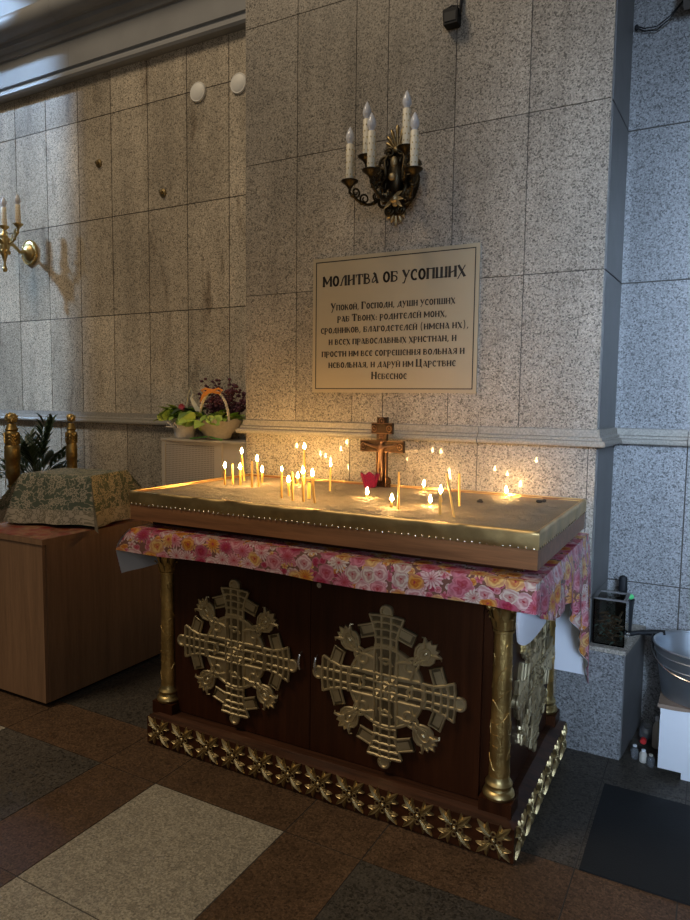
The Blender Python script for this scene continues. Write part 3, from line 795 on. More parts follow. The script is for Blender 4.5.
# ------------------------------------------------------------------ candles in the sand
GC = 'candles in the sand tray'
cand = [  # x, y, height, lean x, lean y, state, label
 (-2.041, 2.555, 0.074, 0.0, 0, 'lit', 'leftmost lit candle at the left end of the sand tray'),
 (-2.034, 2.607, 0.096, 0.0, 0, 'out', 'unlit candle stick just right of the leftmost lit candle'),
 (-2.068, 2.745, 0.130, -0.018, 0, 'lit', 'taller lit candle at the back of the left end, leaning left'),
 (-1.980, 2.596, 0.068, -0.002, 0, 'lit', 'short lit candle just right of the unlit stick at the left end'),
 (-1.868, 2.536, 0.122, 0.0, 0, 'out', 'tall unlit candle in front of the two lit candles beside the pier edge'),
 (-1.871, 2.596, 0.112, -0.012, 0, 'lit', 'lit candle directly right of the tall unlit one at the left'),
 (-1.907, 2.670, 0.054, 0.0, 0, 'lit', 'short lit candle behind and right of the pair near the pier edge'),
 (-1.548, 2.304, 0.112, 0.0, 0, 'tiny', 'slim candle with a tiny flame, leftmost of the middle cluster near the front rim'),
 (-1.561, 2.383, 0.055, -0.006, 0, 'lit', 'short lit candle second from the left in the middle cluster'),
 (-1.478, 2.280, 0.118, -0.004, 0, 'out', 'unlit candle with bare tip in the middle cluster'),
 (-1.755, 2.749, 0.026, 0.0, 0, 'lit', 'burnt-down lit stub behind the middle cluster'),
 (-1.735, 2.785, 0.165, -0.006, 0, 'lit', 'tallest lit candle standing at the back of the tray before the pier'),
 (-1.435, 2.295, 0.108, -0.006, 0, 'lit', 'lit candle in the middle cluster, nearest right of the unlit one with bare tip'),
 (-1.477, 2.403, 0.062, 0.0, 0, 'stub', 'short thick unlit stub between two lit candles of the middle cluster'),
 (-1.378, 2.287, 0.102, -0.014, 0, 'lit', 'rightmost lit candle of the middle cluster, leaning left'),
 (-1.483, 2.586, 0.112, 0.003, 0, 'tiny', 'slim candle with a tiny flame standing alone left of the pink glass cup'),
 (-1.264, 2.508, 0.014, 0.004, 0, 'lit', 'burnt-down lit stub in front of the pink glass cup'),
 (-1.138, 2.830, 0.022, 0.0, 0, 'lit', 'burnt-down lit stub at the back, right of the bronze cross'),
 (-1.063, 2.324, 0.024, 0.0, 0, 'lit', 'burnt-down lit stub near the front rim, beside a thin tall unlit candle'),
 (-1.031, 2.316, 0.142, -0.001, 0, 'out', 'thin tall unlit candle near the front rim right of the bronze cross'),
 (-0.850, 2.273, 0.076, 0.0, 0, 'lit', 'lit candle left of the leaning unlit candle'),
 (-0.958, 2.451, 0.012, 0.0, 0, 'lit', 'lit stub melting low in the sand left of the candle by the leaning one'),
 (-0.786, 2.252, 0.152, -0.045, 0.03, 'out', 'unlit candle leaning steeply to the left near the front rim'),
 (-0.872, 2.546, 0.125, -0.004, 0, 'out', 'upright unlit candle behind the leaning one'),
 (-0.780, 2.880, 0.014, 0.0, 0, 'lit', 'rightmost lit stub burning low at the back of the tray'),
]
for x, y, h, lx, ly, st, lab in cand:
    z0 = 1.092; r = 0.0068 if st == 'stub' else (0.0042 if st == 'tiny' or h > 0.14 else 0.0050)
    t = thing('candle', lab, 'candle', (x, y, z0), GC)
    top = Vector((x+lx, y+ly, z0+h+0.004))
    bm = BM(); b0 = Vector((x, y, z0-0.012))
    n = 6; pts = [b0.lerp(top, k/n) for k in range(n+1)]
    tube(bm, pts, [r*1.03]*n+[r*0.85], 10)
    if st == 'lit':
        for k in range(3):
            a = random.random()*6.28; p = Vector((x+lx*0.8+r*math.cos(a), y+r*math.sin(a), z0+h*0.9))
            tube(bm, [p, p-Vector((0, 0, h*0.2*random.random()+0.004))], [0.0016, 0.0022], 6)
    if h < 0.03: lathe(bm, [(0.016, -0.002), (0.017, 0.004), (0.010, 0.008), (0.004, 0.009)], (x, y, z0), 14)
    obj('wax_stick', bm, M['wax'], t)
    bm = BM(); tube(bm, [top-Vector((0, 0, 0.002)), top+Vector((0.0006, 0, 0.004)), top+Vector((0.0018, 0, 0.008))], 0.0009, 6); obj('wick', bm, M['wick'], t)
    if st in ('lit', 'tiny'):
        s = 0.82 if st == 'lit' else 0.5
        bm = BM(); fb = top+Vector((0.0006, 0, 0.0035))
        lathe(bm, [(0.0003, 0), (0.0052*s, 0.004*s), (0.0082*s, 0.010*s), (0.0076*s, 0.017*s), (0.0048*s, 0.026*s), (0.0018*s, 0.034*s), (0.0002, 0.038*s)], fb, 12)
        obj('flame', bm, M['flame'], t)
for x, y, lab in ((-0.822, 2.664, 'small charred lump in the sand right of the unlit candles'), (-0.613, 2.801, 'small charred lump in the sand near the back right corner of the tray')):
    bm = BM()
    for k in range(5): ball(bm, (x+random.uniform(-.014, .014), y+random.uniform(-.008, .008), 1.100+random.uniform(0, .004)), random.uniform(.004, .009), (1.2, 1, .8), 7, 5)
    tag(obj('charred_lump', bm, M['char']), lab, 'burnt wax', 'charred lumps in the sand')

# ------------------------------------------------------------------ bronze cross and pink lamp cup
cr = thing('bronze_cross', 'bronze crucifix standing in the sand against the stone pier', 'cross', (-1.375, 2.89, 1.093))
X, Y = -1.375, 2.890
bm = BM()
box(bm, X-0.026, X+0.026, Y-0.010, Y+0.010, 1.085, 1.425)
box(bm, X-0.112, X+0.112, Y-0.0095, Y+0.0095, 1.262, 1.316)
box(bm, X-0.054, X+0.054, Y-0.0095, Y+0.0095, 1.347, 1.398)
obj('cross_board', bm, M['bronze'], cr, 0, 0.003)
bm = BM()
for xx, zz, n in ((X-0.095, 1.289, 1), (X+0.095, 1.289, 1), (X-0.038, 1.372, 1), (X+0.038, 1.372, 1), (X, 1.408, 1)):
    tube(bm, [(xx+0.012*math.cos(a), Y-0.011, zz+0.014*math.sin(a)) for a in [2*PI*k/10 for k in range(10)]], 0.003, 6, closed=True); ball(bm, (xx, Y-0.011, zz), 0.006, (1, 0.7, 1), 8, 5)
for x0, x1, z0, z1 in ((X-0.110, X+0.110, 1.264, 1.264), (X-0.110, X+0.110, 1.314, 1.314), (X-0.052, X+0.052, 1.349, 1.349), (X-0.052, X+0.052, 1.396, 1.396), (X-0.024, X-0.024, 1.10, 1.262), (X+0.024, X+0.024, 1.10, 1.262)):
    tube(bm, [(x0, Y-0.011, z0), (x1, Y-0.011, z1)], 0.0026, 6)
for k in range(3): box(bm, X-0.013+0.002*k, X+0.013-0.002*k, Y-0.014, Y-0.008, 1.344-0.009*k, 1.350-0.009*k)
obj('relief_border', bm, M['bronze_light'], cr, 50)
# figure: one continuous skinned body
me = bpy.data.meshes.new('figure')
J = [(0, 1.205), (0, 1.245), (0, 1.283), (0.003, 1.300), (0.006, 1.318), (-0.028, 1.287), (-0.058, 1.292), (-0.088, 1.300), (0.028, 1.287), (0.058, 1.292), (0.088, 1.300), (-0.009, 1.188), (-0.006, 1.160), (-0.003, 1.125), (0.009, 1.188), (0.008, 1.160), (0.004, 1.125)]
RD = [0.013, 0.012, 0.014, 0.006, 0.011, 0.0075, 0.0055, 0.0045, 0.0075, 0.0055, 0.0045, 0.009, 0.0075, 0.005, 0.009, 0.0075, 0.005]
E_ = [(0, 1), (1, 2), (2, 3), (3, 4), (2, 5), (5, 6), (6, 7), (2, 8), (8, 9), (9, 10), (0, 11), (11, 12), (12, 13), (0, 14), (14, 15), (15, 16)]
WC = wloc(cr)
me.from_pydata([Vector((X+a, Y-0.018, b))-WC for a, b in J], E_, [])
fo = bpy.data.objects.new('figure', me); C.objects.link(fo); fo.parent = cr
md = fo.modifiers.new('skin', 'SKIN')
for v, rr in zip(me.skin_vertices[0].data, RD): v.radius = (rr, rr)
me.skin_vertices[0].data[0].use_root = True
fo.modifiers.new('sub', 'SUBSURF').levels = 1; fo.modifiers['sub'].render_levels = 1
me.materials.append(M['bronze_light'])
bm = BM()
for (cx, cz, r) in ((X-0.024, 1.125, 0.022), (X+0.024, 1.125, 0.022), (X, 1.108, 0.020), (X-0.030, 1.102, 0.014), (X+0.030, 1.102, 0.014)):
    tube(bm, [(cx+r*math.cos(a), Y-0.006, cz+r*0.9*math.sin(a)) for a in [2*PI*k/14 for k in range(14)]], 0.0055, 6, closed=True); ball(bm, (cx, Y-0.006, cz), r*0.45, (1, 0.6, 1), 8, 6)
box(bm, X-0.040, X+0.040, Y-0.004, Y+0.012, 1.086, 1.140)
obj('ornate_foot', bm, M['bronze'], cr, 50)

lamp = thing('lamp_cup', 'pink tulip-shaped glass lamp cup standing left of the bronze cross', 'lamp cup', (-1.408, 2.832, 1.094))
bm = BM(); px, py = -1.408, 2.832
rings = []
for prf in ([(0.001, 0.0), (0.024, 0.0), (0.027, 0.006), (0.034, 0.03), (0.041, 0.052), (0.046, 0.068)], [(0.043, 0.068), (0.038, 0.05), (0.030, 0.028), (0.022, 0.010), (0.001, 0.008)]):
    for r, z in prf:
        lip = 1 if z > 0.06 else 0
        rings.append([bm.verts.new((px+r*(1+0.06*lip*math.cos(6*a))*math.cos(a), py+r*(1+0.06*lip*math.cos(6*a))*math.sin(a), 1.092+z+0.007*lip*math.cos(6*a))) for a in [2*PI*k/36 for k in range(36)]])
for A, B in zip(rings, rings[1:]):
    for k in range(36): bm.faces.new((A[k], A[(k+1) % 36], B[(k+1) % 36], B[k]))
obj('cup', bm, M['pink_glass'], lamp)
bm = BM(); tube(bm, [(px+0.020, py, 1.10), (px+0.03, py-0.01, 1.15), (px+0.026, py-0.012, 1.185)], [0.004, 0.003, 0.002], 6)
leaf(bm, (px+0.028, py-0.01, 1.165), (0.8, -0.2, 0.5), 0.035, 0.014); leaf(bm, (px+0.028, py-0.01, 1.17), (-0.7, -0.2, 0.6), 0.03, 0.014)
obj('sprig', bm, M['twig'], lamp)

# ------------------------------------------------------------------ prayer plaque with its text
pq = thing('prayer_plaque', 'pale engraved metal prayer plaque on the granite pier above the candle table', 'plaque', (-1.395, 2.999, 1.873))
QX0, QX1, QZ0, QZ1, QY = -1.822, -0.960, 1.540, 2.203, 2.988
bm = BM(); box(bm, QX0, QX1, QY, 2.9995, QZ0, QZ1); obj('plate', bm, M['plaque'], pq, 0, 0.0015)
bm = BM(); a = 0.017; b = 0.0045
ix0, ix1, iz0, iz1 = QX0+a, QX1-a, QZ0+a, QZ1-a
for x0, x1, z0, z1 in ((ix0, ix1, iz0, iz0+b), (ix0, ix1, iz1-b, iz1), (ix0, ix0+b, iz0+b, iz1-b), (ix1-b, ix1, iz0+b, iz1-b)): box(bm, x0, x1, QY-0.0006, QY, z0, z1)
obj('border_line', bm, M['plaque_ink'], pq, 0)
TH, TN = 0.21, 0.105
def st_(pts, w=TN): return ('s', pts, w)
def vv(x, y0=0.0, y1=1.0): return ('v', x, y0, y1)
def bow(x0, cy, rx, ry, a0=90, a1=-90, n=8): return [(x0+rx*math.cos(math.radians(a0+(a1-a0)*k/n)), cy+ry*math.sin(math.radians(a0+(a1-a0)*k/n))) for k in range(n+1)]
G = {
 'М': (0.86, [vv(0.08), vv(0.78), st_([(0.08, 1), (0.40, 0.28)], TH*0.9), st_([(0.40, 0.28), (0.78, 1)])]),
 'О': (0.62, [st_(bow(0.31, 0.5, 0.23, 0.46, 90, 270), TH*0.9), st_(bow(0.31, 0.5, 0.23, 0.46, 90, -90), TH*0.9)]),
 'Л': (0.66, [vv(0.55), st_([(0.50, 1.0), (0.30, 0.75), (0.10, 0.05)], 0.11), st_([(0.0, 0.03), (0.16, 0.03)], 0.10)]),
 'И': (0.66, [vv(0.08), vv(0.56), st_([(0.08, 0.38), (0.56, 0.62)])]),
 'Т': (0.66, [vv(0.33), st_([(0.0, 0.95), (0.66, 0.95)], 0.10), st_([(0.03, 0.97), (0.03, 0.72)], 0.08), st_([(0.63, 0.97), (0.63, 0.72)], 0.08)]),
 'В': (0.60, [vv(0.08), st_([(0.08, 0.96)]+bow(0.25, 0.75, 0.20, 0.21)+[(0.1, 0.54)], 0.11), st_([(0.1, 0.52)]+bow(0.28, 0.27, 0.25, 0.25)+[(0.08, 0.03)], 0.12)]),
 'А': (0.64, [st_([(0.24, 0.98), (0.36, 0.86), (0.56, 0.0)], TH*0.95), st_([(0.36, 0.80), (0.12, 0.36), (0.08, 0.10), (0.20, 0.06), (0.48, 0.36)], 0.09), st_([(0.48, 0.03), (0.66, 0.03)], 0.07)]),
 'Б': (0.60, [vv(0.08), st_([(0.08, 0.95), (0.52, 0.95), (0.55, 0.74)], 0.09), st_([(0.1, 0.56)]+bow(0.28, 0.29, 0.25, 0.27)+[(0.08, 0.03)], 0.12)]),
 'У': (0.62, [st_([(0.06, 1.0), (0.30, 0.42)], TH), st_([(0.58, 1.0), (0.30, 0.30), (0.14, -0.22), (0.02, -0.22)], 0.09), st_([(0.0, 0.97), (0.18, 0.97)], 0.07), st_([(0.48, 0.97), (0.64, 0.97)], 0.07)]),
 'С': (0.56, [st_(bow(0.34, 0.5, 0.27, 0.47, 60, 300, 12), TH*0.85), st_([(0.46, 0.95), (0.50, 0.72)], 0.09)]),
 'П': (0.68, [vv(0.08), vv(0.58), st_([(0.0, 0.95), (0.66, 0.95)], 0.10)]),
 'Ш': (0.96, [vv(0.08), vv(0.47), vv(0.86), st_([(0.04, 0.04), (0.92, 0.04)], 0.09)]),
 'Х': (0.62, [st_([(0.06, 1.0), (0.54, 0.0)], TH), st_([(0.58, 1.0), (0.10, -0.02), (0.0, -0.22)], 0.08), st_([(0.0, 0.97), (0.16, 0.97)], 0.07), st_([(0.44, 0.03), (0.64, 0.03)], 0.07)]),
 'К': (0.64, [vv(0.08), st_([(0.14, 0.50), (0.38, 0.72), (0.50, 0.98)], 0.09), st_([(0.22, 0.56), (0.44, 0.40), (0.56, 0.0)], TH*0.85)]),
 'Г': (0.52, [vv(0.10), st_([(0.0, 0.95), (0.46, 0.95), (0.50, 0.70)], 0.10)]),
 'Д': (0.74, [vv(0.56, 0.08, 1.0), st_([(0.52, 1.0), (0.34, 0.75), (0.14, 0.10)], 0.10), st_([(0.02, 0.08), (0.72, 0.08)], 0.10), st_([(0.04, 0.10), (0.04, -0.16)], 0.08), st_([(0.70, 0.10), (0.70, -0.16)], 0.08)]),
 'Р': (0.58, [vv(0.08, -0.22, 1.0), st_([(0.08, 0.96)]+bow(0.26, 0.68, 0.25, 0.28)+[(0.08, 0.38)], 0.12)]),
 'Е': (0.54, [st_(bow(0.33, 0.5, 0.26, 0.47, 65, 295, 12), TH*0.8), st_([(0.12, 0.52), (0.46, 0.52)], 0.08), st_([(0.44, 0.97), (0.49, 0.76)], 0.08)]),
 'Н': (0.66, [vv(0.08), vv(0.56), st_([(0.08, 0.64), (0.56, 0.36)])]),
 'Я': (0.62, [vv(0.52), st_([(0.52, 0.96)]+[(0.60-p[0], p[1]) for p in bow(0.26, 0.72, 0.22, 0.24)]+[(0.52, 0.46)], 0.11), st_([(0.40, 0.48), (0.20, 0.22), (0.02, 0.02)], 0.12)]),
 'Ь': (0.58, [vv(0.08), st_([(0.1, 0.54)]+bow(0.26, 0.28, 0.24, 0.26)+[(0.08, 0.03)], 0.12)]),
 'Ы': (0.84, [vv(0.08), st_([(0.1, 0.54)]+bow(0.24, 0.28, 0.21, 0.26)+[(0.08, 0.03)], 0.12), vv(0.74)]),
 'Ц': (0.72, [vv(0.08), vv(0.54), st_([(0.04, 0.04), (0.68, 0.04), (0.70, -0.2)], 0.09)]),
 ',': (0.24, [st_([(0.12, 0.12), (0.10, -0.02), (0.02, -0.16)], 0.12)]),
 ':': (0.26, [st_([(0.12, 0.02), (0.12, 0.16)], 0.14), st_([(0.12, 0.46), (0.12, 0.60)], 0.14)]),
 '(': (0.34, [st_(bow(0.34, 0.42, 0.22, 0.66, 120, 240), 0.09)]), ')': (0.34, [st_(bow(0.0, 0.42, 0.22, 0.66, 60, -60), 0.09)]),
}
G['Й'] = (0.66, G['И'][1]+[st_([(0.16, 1.24), (0.32, 1.14), (0.48, 1.24)], 0.09)])
def segq(bm, a, b, w, place):
    a = Vector(a); b = Vector(b); d = (b-a); d = d.normalized() if d.length > 1e-6 else Vector((1, 0)); n = Vector((-d.y, d.x))*w/2; e = d*w*0.30
    q = [a-e-n, b+e-n, b+e+n, a-e+n]
    f = [bm.verts.new(place(p.x, p.y, 0.0009)) for p in q]; k = [bm.verts.new(place(p.x, p.y, 0.0)) for p in q]
    bm.faces.new(f)
    for i in range(4): bm.faces.new((f[i], k[i], k[(i+1) % 4], f[(i+1) % 4]))
def text_width(s, hc, hx, sp):
    return sum((0.34*hx if ch == ' ' else (G[ch.upper()][0]+sp)*(hc if ch.isupper() else hx)) for ch in s)
def write(name, s, zbase, hc, hx, sp=0.10, width=None, xc=(QX0+QX1)/2, by_word=False):
    wd = text_width(s, hc, hx, sp); sx = 1.0 if width is None else width/wd
    bm = BM(); x = xc-wd*sx/2
    for ch in s:
        if ch == ' ':
            x += 0.34*hx*sx
            if by_word: obj(name, bm, M['plaque_ink'], pq, 0); bm = BM()
            continue
        wdt, parts = G[ch.upper()]; h = hc if ch.isupper() or ch in '()' else hx
        place = lambda u, v, d: Vector((x+u*h*sx, QY-d, zbase+v*h))
        for p in parts:
            if p[0] == 's':
                for a, b in zip(p[1], p[1][1:]): segq(bm, a, b, p[2], place)
            else:
                _, xx, y0, y1 = p
                segq(bm, (xx, y0+0.03), (xx, y1-0.03), TH, place)
                segq(bm, (xx-0.10, y0+0.03), (xx+0.10, y0+0.03), 0.06, place); segq(bm, (xx-0.10, y1-0.03), (xx+0.08, y1-0.05), 0.06, place)
        x += (wdt+sp)*h*sx
    obj(name, bm, M['plaque_ink'], pq, 0)
write('title_word', 'МОЛИТВА ОБ УСОПШИХ', 2.064, 0.047, 0.047, 0.10, 0.745, by_word=True)
HC, HX = 0.034, 0.0255
for (s, zz, wd) in (('Упокой, Господи, души усопших', 1.945, 0.650), ('раб Твоих: родителей моих,', 1.889, 0.575), ('сродников, благодетелей (имена их),', 1.834, 0.765),
              ('и всех православных христиан, и', 1.777, 0.672), ('прости им все согрешения вольная и', 1.718, 0.752), ('невольная, и даруй им Царствие', 1.663, 0.672), ('Небесное', 1.606, 0.190)):
    write('text_line', s, zz, HC, HX, 0.13, wd)

# ------------------------------------------------------------------ wall sconces
def bulb(parent, p, h=0.078, r=0.0205):
    bm = BM(); lathe(bm, [(r*0.55, 0), (r*0.62, h*0.10), (r*0.92, h*0.24), (r, h*0.40), (r*0.86, h*0.58), (r*0.52, h*0.80), (r*0.22, h*0.94), (0.0015, h)], p, 16)
    obj('bulb', bm, M['bulb'], parent)
def candle_arm(sc_, root, cup, low, hc, metal, droop=0.075, beads=True, cr=0.040):
    arm = BM(); root = Vector(root); cup = Vector(cup)
    pts = []
    for k in range(13):
        s = k/12; p = root.lerp(Vector((cup.x, cup.y, low)), s); p.z += -droop*math.sin(PI*s); pts.append(p)
    pts.append(Vector((cup.x, cup.y, low+0.02))); pts.append(Vector(cup))
    tube(arm, pts, [0.0085-0.0025*k/14 for k in range(15)], 8)
    d = Vector((cup.x-root.x, cup.y-root.y, 0)).normalized()
    def scroll(c, r, s0, turns=1.4, flip=1):
        q = []
        for k in range(20):
            a = s0+flip*2*PI*turns*k/19; rr = r*(1-0.7*k/19); q.append(Vector(c)+d*rr*math.cos(a)+Vector((0, 0, 1))*rr*math.sin(a))
        tube(arm, q, [0.0055-0.002*k/19 for k in range(20)], 6)
    mid = pts[7]; scroll(mid+Vector((0, 0, 0.024)), 0.026, -PI/2); scroll(pts[10]+Vector((0, 0, 0.028)), 0.022, -PI/2, 1.3, -1); scroll(pts[3]+Vector((0, 0, 0.02)), 0.020, -PI/2)
    for k in (4, 8, 11): ball(arm, pts[k], 0.012, (1, 1, 0.8), 8, 6)
    a = obj('arm', arm, metal, sc_, 60)
    bm = BM(); lathe(bm, [(0.008, -0.030), (0.012, -0.022), (0.020, -0.012), (cr*0.95, 0.0), (cr, 0.006), (cr*0.92, 0.008), (0.020, 0.005), (0.017, 0.012), (0.004, 0.012)], cup, 20)
    obj('drip_cup', bm, metal, sc_)
    bm = BM(); r = 0.0175; c = cup+Vector((0, 0, 0.010)); lathe(bm, [(r*0.9, 0), (r, 0.004), (r, hc-0.012), (r*0.92, hc-0.010)], c, 18)
    sl = obj('candle_sleeve', bm, M['ivory'], sc_)
    if beads:
        bm = BM()
        for j in range(5):
            for k in range(7):
                aa = 2*PI*k/7+j*0.35; ball(bm, (c.x+r*math.cos(aa), c.y+r*math.sin(aa), c.z+0.02+j*(hc-0.04)/4.6), 0.0026, (1, 1, 1.5), 6, 4)
        obj('gold_beads', bm, M['bead_gold'], sl)
    bulb(sc_, c+Vector((0, 0, hc-0.010)))
SX, SZ = -1.366, 2.53
s1 = thing('wall_sconce', 'ornate dark bronze five-candle sconce high on the granite pier above the plaque', 'wall lamp', (SX, 3.0, SZ))
bm = BM(); FY = lambda u, v, d: Vector((SX+u, 3.0-d, SZ+v))
out = [(0, 0.155), (0.03, 0.13), (0.055, 0.10), (0.075, 0.06), (0.10, 0.02), (0.105, -0.04), (0.085, -0.09), (0.05, -0.13), (0.02, -0.17), (0, -0.185)]
poly = out + [(-u, v) for u, v in out[::-1][1:-1]]
prism(bm, poly, lambda u, v: FY(u, v, 0.002), lambda u, v: FY(u*0.86, v*0.92, 0.028))
ball(bm, FY(0, 0.0, 0.03), 0.055, (0.8, 0.7, 1.6), 16, 12)
obj('backplate', bm, M['dark_bronze'], s1, 50)
bm = BM()
for s in (-1, 1):
    for cx, cz, r, t0, fl in ((0.055, 0.07, 0.035, PI, -1), (0.075, -0.02, 0.045, PI/2, -1), (0.06, -0.10, 0.035, PI/2, 1), (0.095, 0.04, 0.028, 0, 1), (0.03, -0.145, 0.022, PI, 1), (0.030, 0.115, 0.024, 0, 1)):
        q = []
        for k in range(22):
            a = t0+fl*2*PI*1.5*k/21; rr = r*(1-0.72*k/21); q.append(FY(s*(cx+rr*math.cos(a)), cz+rr*math.sin(a), 0.034+0.010*k/21))
        tube(bm, q, [0.0085-0.003*k/21 for k in range(22)], 7)
    tube(bm, [FY(s*0.025, 0.13, 0.03), FY(s*0.05, 0.08, 0.045), FY(s*0.042, 0.02, 0.05), FY(s*0.062, -0.05, 0.05), FY(s*0.03, -0.11, 0.045), FY(s*0.01, -0.16, 0.03)], [0.007, 0.009, 0.010, 0.010, 0.008, 0.004], 8)
obj('scrollwork', bm, M['dark_bronze'], s1, 60)
bm = BM()
for zc, sg, ln in ((0.125, 1, 0.115), (-0.115, -1, 0.095)):
    bm = BM()
    for k in range(7):
        a = (k-3)*0.30; d = Vector((math.sin(a), 0, sg*math.cos(a))); L = ln*(1-0.10*abs(k-3)**1.2)
        p0 = FY(0, zc, 0.022); tip = p0+d*L
        tube(bm, [p0, p0+d*L*0.5, p0+d*L*0.85, tip], [0.004, 0.006, 0.010, 0.004], 6)
    ball(bm, FY(0, zc, 0.034), 0.016, (1, 0.8, 1))
    obj('palmette', bm, M['old_brass'] if sg > 0 else M['strap_brass'], s1, 60)
bm = BM()
ball(bm, FY(0, 0.065, 0.055), 0.022, (0.8, 0.7, 1.2), 12, 8); obj('boss', bm, M['pale_brass'], s1, 60)
bm = BM(); ball(bm, FY(0, -0.005, 0.072), 0.020, (0.9, 0.7, 0.9), 12, 8); obj('boss', bm, M['pale_brass'], s1, 60)
bm = BM(); ball(bm, FY(0, -0.095, 0.05), 0.022, (1.1, 0.7, 1.0), 12, 8)
for s in (-1, 1):
    for k in range(3): leaf(bm, FY(s*0.01, -0.085-0.012*k, 0.05), (s*0.8, -0.2, 0.5-0.5*k), 0.045, 0.018, (0, -1, 0))
obj('boss', bm, M['pale_brass'], s1, 60)
for (x, y, z, rx, low) in ((SX-0.160, 2.815, 2.491, -0.05, 2.446), (SX, 2.712, 2.486, 0.0, 2.441), (SX+0.160, 2.805, 2.494, 0.05, 2.449), (SX-0.086, 2.835, 2.594, -0.035, 2.545), (SX+0.112, 2.826, 2.600, 0.035, 2.545)):
    candle_arm(s1, (SX+rx, 2.965, 2.47 if low < 2.5 else 2.55), (x, y, z), low, 0.165, M['dark_bronze'], 0.055)

LX, LZ = -4.520, 2.560
s2 = thing('wall_sconce', 'gold candle sconce with a round back plate on the left wall at the picture edge', 'wall lamp', (LX, 3.4, LZ))
bm = BM(); prof = [(0.001, 0.045), (0.024, 0.045), (0.036, 0.03), (0.050, 0.026), (0.056, 0.014), (0.078, 0.012), (0.085, 0.004), (0.085, 0.0)]
rr_ = []
for r, d in prof: rr_.append([bm.verts.new((LX+r*math.cos(a), 3.3995-d, LZ+r*1.08*math.sin(a))) for a in [2*PI*k/32 for k in range(32)]])
for A, B in zip(rr_, rr_[1:]):
    for k in range(32): bm.faces.new((A[k], A[(k+1) % 32], B[(k+1) % 32], B[k]))
for k in range(28): a = 2*PI*k/28; ball(bm, (LX+0.080*math.cos(a), 3.388, LZ+0.086*math.sin(a)), 0.007, (1, 1, 1), 7, 5)
obj('backplate', bm, M['gold_smooth'], s2, 50)
bm = BM(); tube(bm, [(LX, 3.36, LZ), (LX, 3.31, LZ-0.01), (LX, 3.26, LZ+0.03), (LX, 3.20, LZ+0.02)], [0.016, 0.012, 0.012, 0.014], 10)
lathe(bm, [(0.002, -0.175), (0.014, -0.165), (0.010, -0.15), (0.008, -0.10), (0.020, -0.06), (0.030, -0.03), (0.036, 0.0), (0.034, 0.03), (0.022, 0.05), (0.03, 0.075), (0.012, 0.10), (0.010, 0.14)], (LX, 3.19, LZ), 20)
for q in range(6):
    a = q*PI/3; leaf(bm, (LX+0.03*math.cos(a), 3.19+0.03*math.sin(a), LZ+0.005), (math.cos(a)*0.5, math.sin(a)*0.5, 0.8), 0.06, 0.03); ball(bm, (LX+0.030*math.cos(a), 3.19+0.030*math.sin(a), LZ-0.035), 0.012, (1, 1, 1.6), 7, 5)
ball(bm, (LX, 3.19, LZ-0.155), 0.016, (1, 1, 1.3), 10, 8)
obj('stem', bm, M['gold_smooth'], s2, 50)
for dx in (-0.155, 0, 0.152):
    candle_arm(s2, (LX+(0.02 if dx > 0 else -0.02 if dx < 0 else 0), 3.195 if dx else 3.21, LZ+0.03), (LX+dx, 3.195, 2.70), 2.66, 0.135, M['gold_smooth'], 0.035, True, 0.034)

# ------------------------------------------------------------------ small things on the walls
for x, z, lab in ((-2.910, 3.380, 'round white wall disc under the cornice, left of the pair'), (-2.598, 3.368, 'round white wall disc beside the pier edge, right of the pair')):
    t = thing('wall_disc', lab, 'wall disc', (x, 3.4, z), 'round white discs under the cornice')
    for nm, pr in (('disc', [(0.001, 0.018), (0.042, 0.017), (0.051, 0.012)]), ('rim', [(0.051, 0.012), (0.056, 0.013), (0.060, 0.009), (0.060, 0.0005)])):
        bm = BM(); rr_ = [[bm.verts.new((x+r*math.cos(a), 3.4-d, z+r*math.sin(a))) for a in [2*PI*k/32 for k in range(32)]] for r, d in pr]
        for A, B in zip(rr_, rr_[1:]):
            for k in range(32): bm.faces.new((A[k], A[(k+1) % 32], B[(k+1) % 32], B[k]))
        obj(nm, bm, M['disc_white'], t, 50)
for x, z, lab in ((-3.785, 3.088, 'small brass wall fitting on the left wall, nearer the left sconce'), (-3.208, 2.818, 'small brass wall fitting on the left wall below the white discs')):
    bm = BM()
    lathe(bm, [(0.001, 0.03), (0.010, 0.028), (0.012, 0.012), (0.026, 0.008), (0.028, 0.001)], (0, 0, 0), 18)
    bmesh.ops.rotate(bm, verts=bm.verts, matrix=Matrix.Rotation(PI/2, 3, 'X')); bmesh.ops.translate(bm, verts=bm.verts, vec=(x, 3.4, z))
    tag(obj('wall_fitting', bm, M['old_brass']), lab, 'wall fitting', 'brass fittings on the left wall')

t = thing('floodlight', 'small black lamp hanging by its cable on the pier at the top', 'lamp', (-1.108, 2.99, 3.17))
bm = BM(); box(bm, -1.142, -1.078, 2.945, 2.995, 3.140, 3.205); obj('housing', bm, M['black'], t, 0, 0.006)
bm = BM(); box(bm, -1.136, -1.084, 2.942, 2.946, 3.150, 3.188); obj('lens', bm, M['dark_plastic'], t, 0)
bm = BM(); tube(bm, [(-1.148, 2.965, 3.17), (-1.150, 2.965, 3.208), (-1.11, 2.965, 3.222), (-1.072, 2.965, 3.212), (-1.072, 2.965, 3.17)], 0.004, 6); obj('bracket', bm, M['black'], t)
bm = BM(); tube(bm, [(-1.08, 2.985, 3.20), (-1.076, 2.99, 3.26), (-1.080, 2.992, 3.40), (-1.078, 2.993, 4.2)], 0.0075, 8); obj('cable', bm, M['dark_plastic'], t)
t = thing('floodlight', 'grey lamp housing with loose wires at the top of the right wall', 'lamp', (-0.10, 3.3, 3.22))
bm = BM(); box(bm, -0.215, 0.02, 3.24, 3.36, 3.170, 3.34); obj('housing', bm, M['lamp_grey'], t, 0, 0.012)
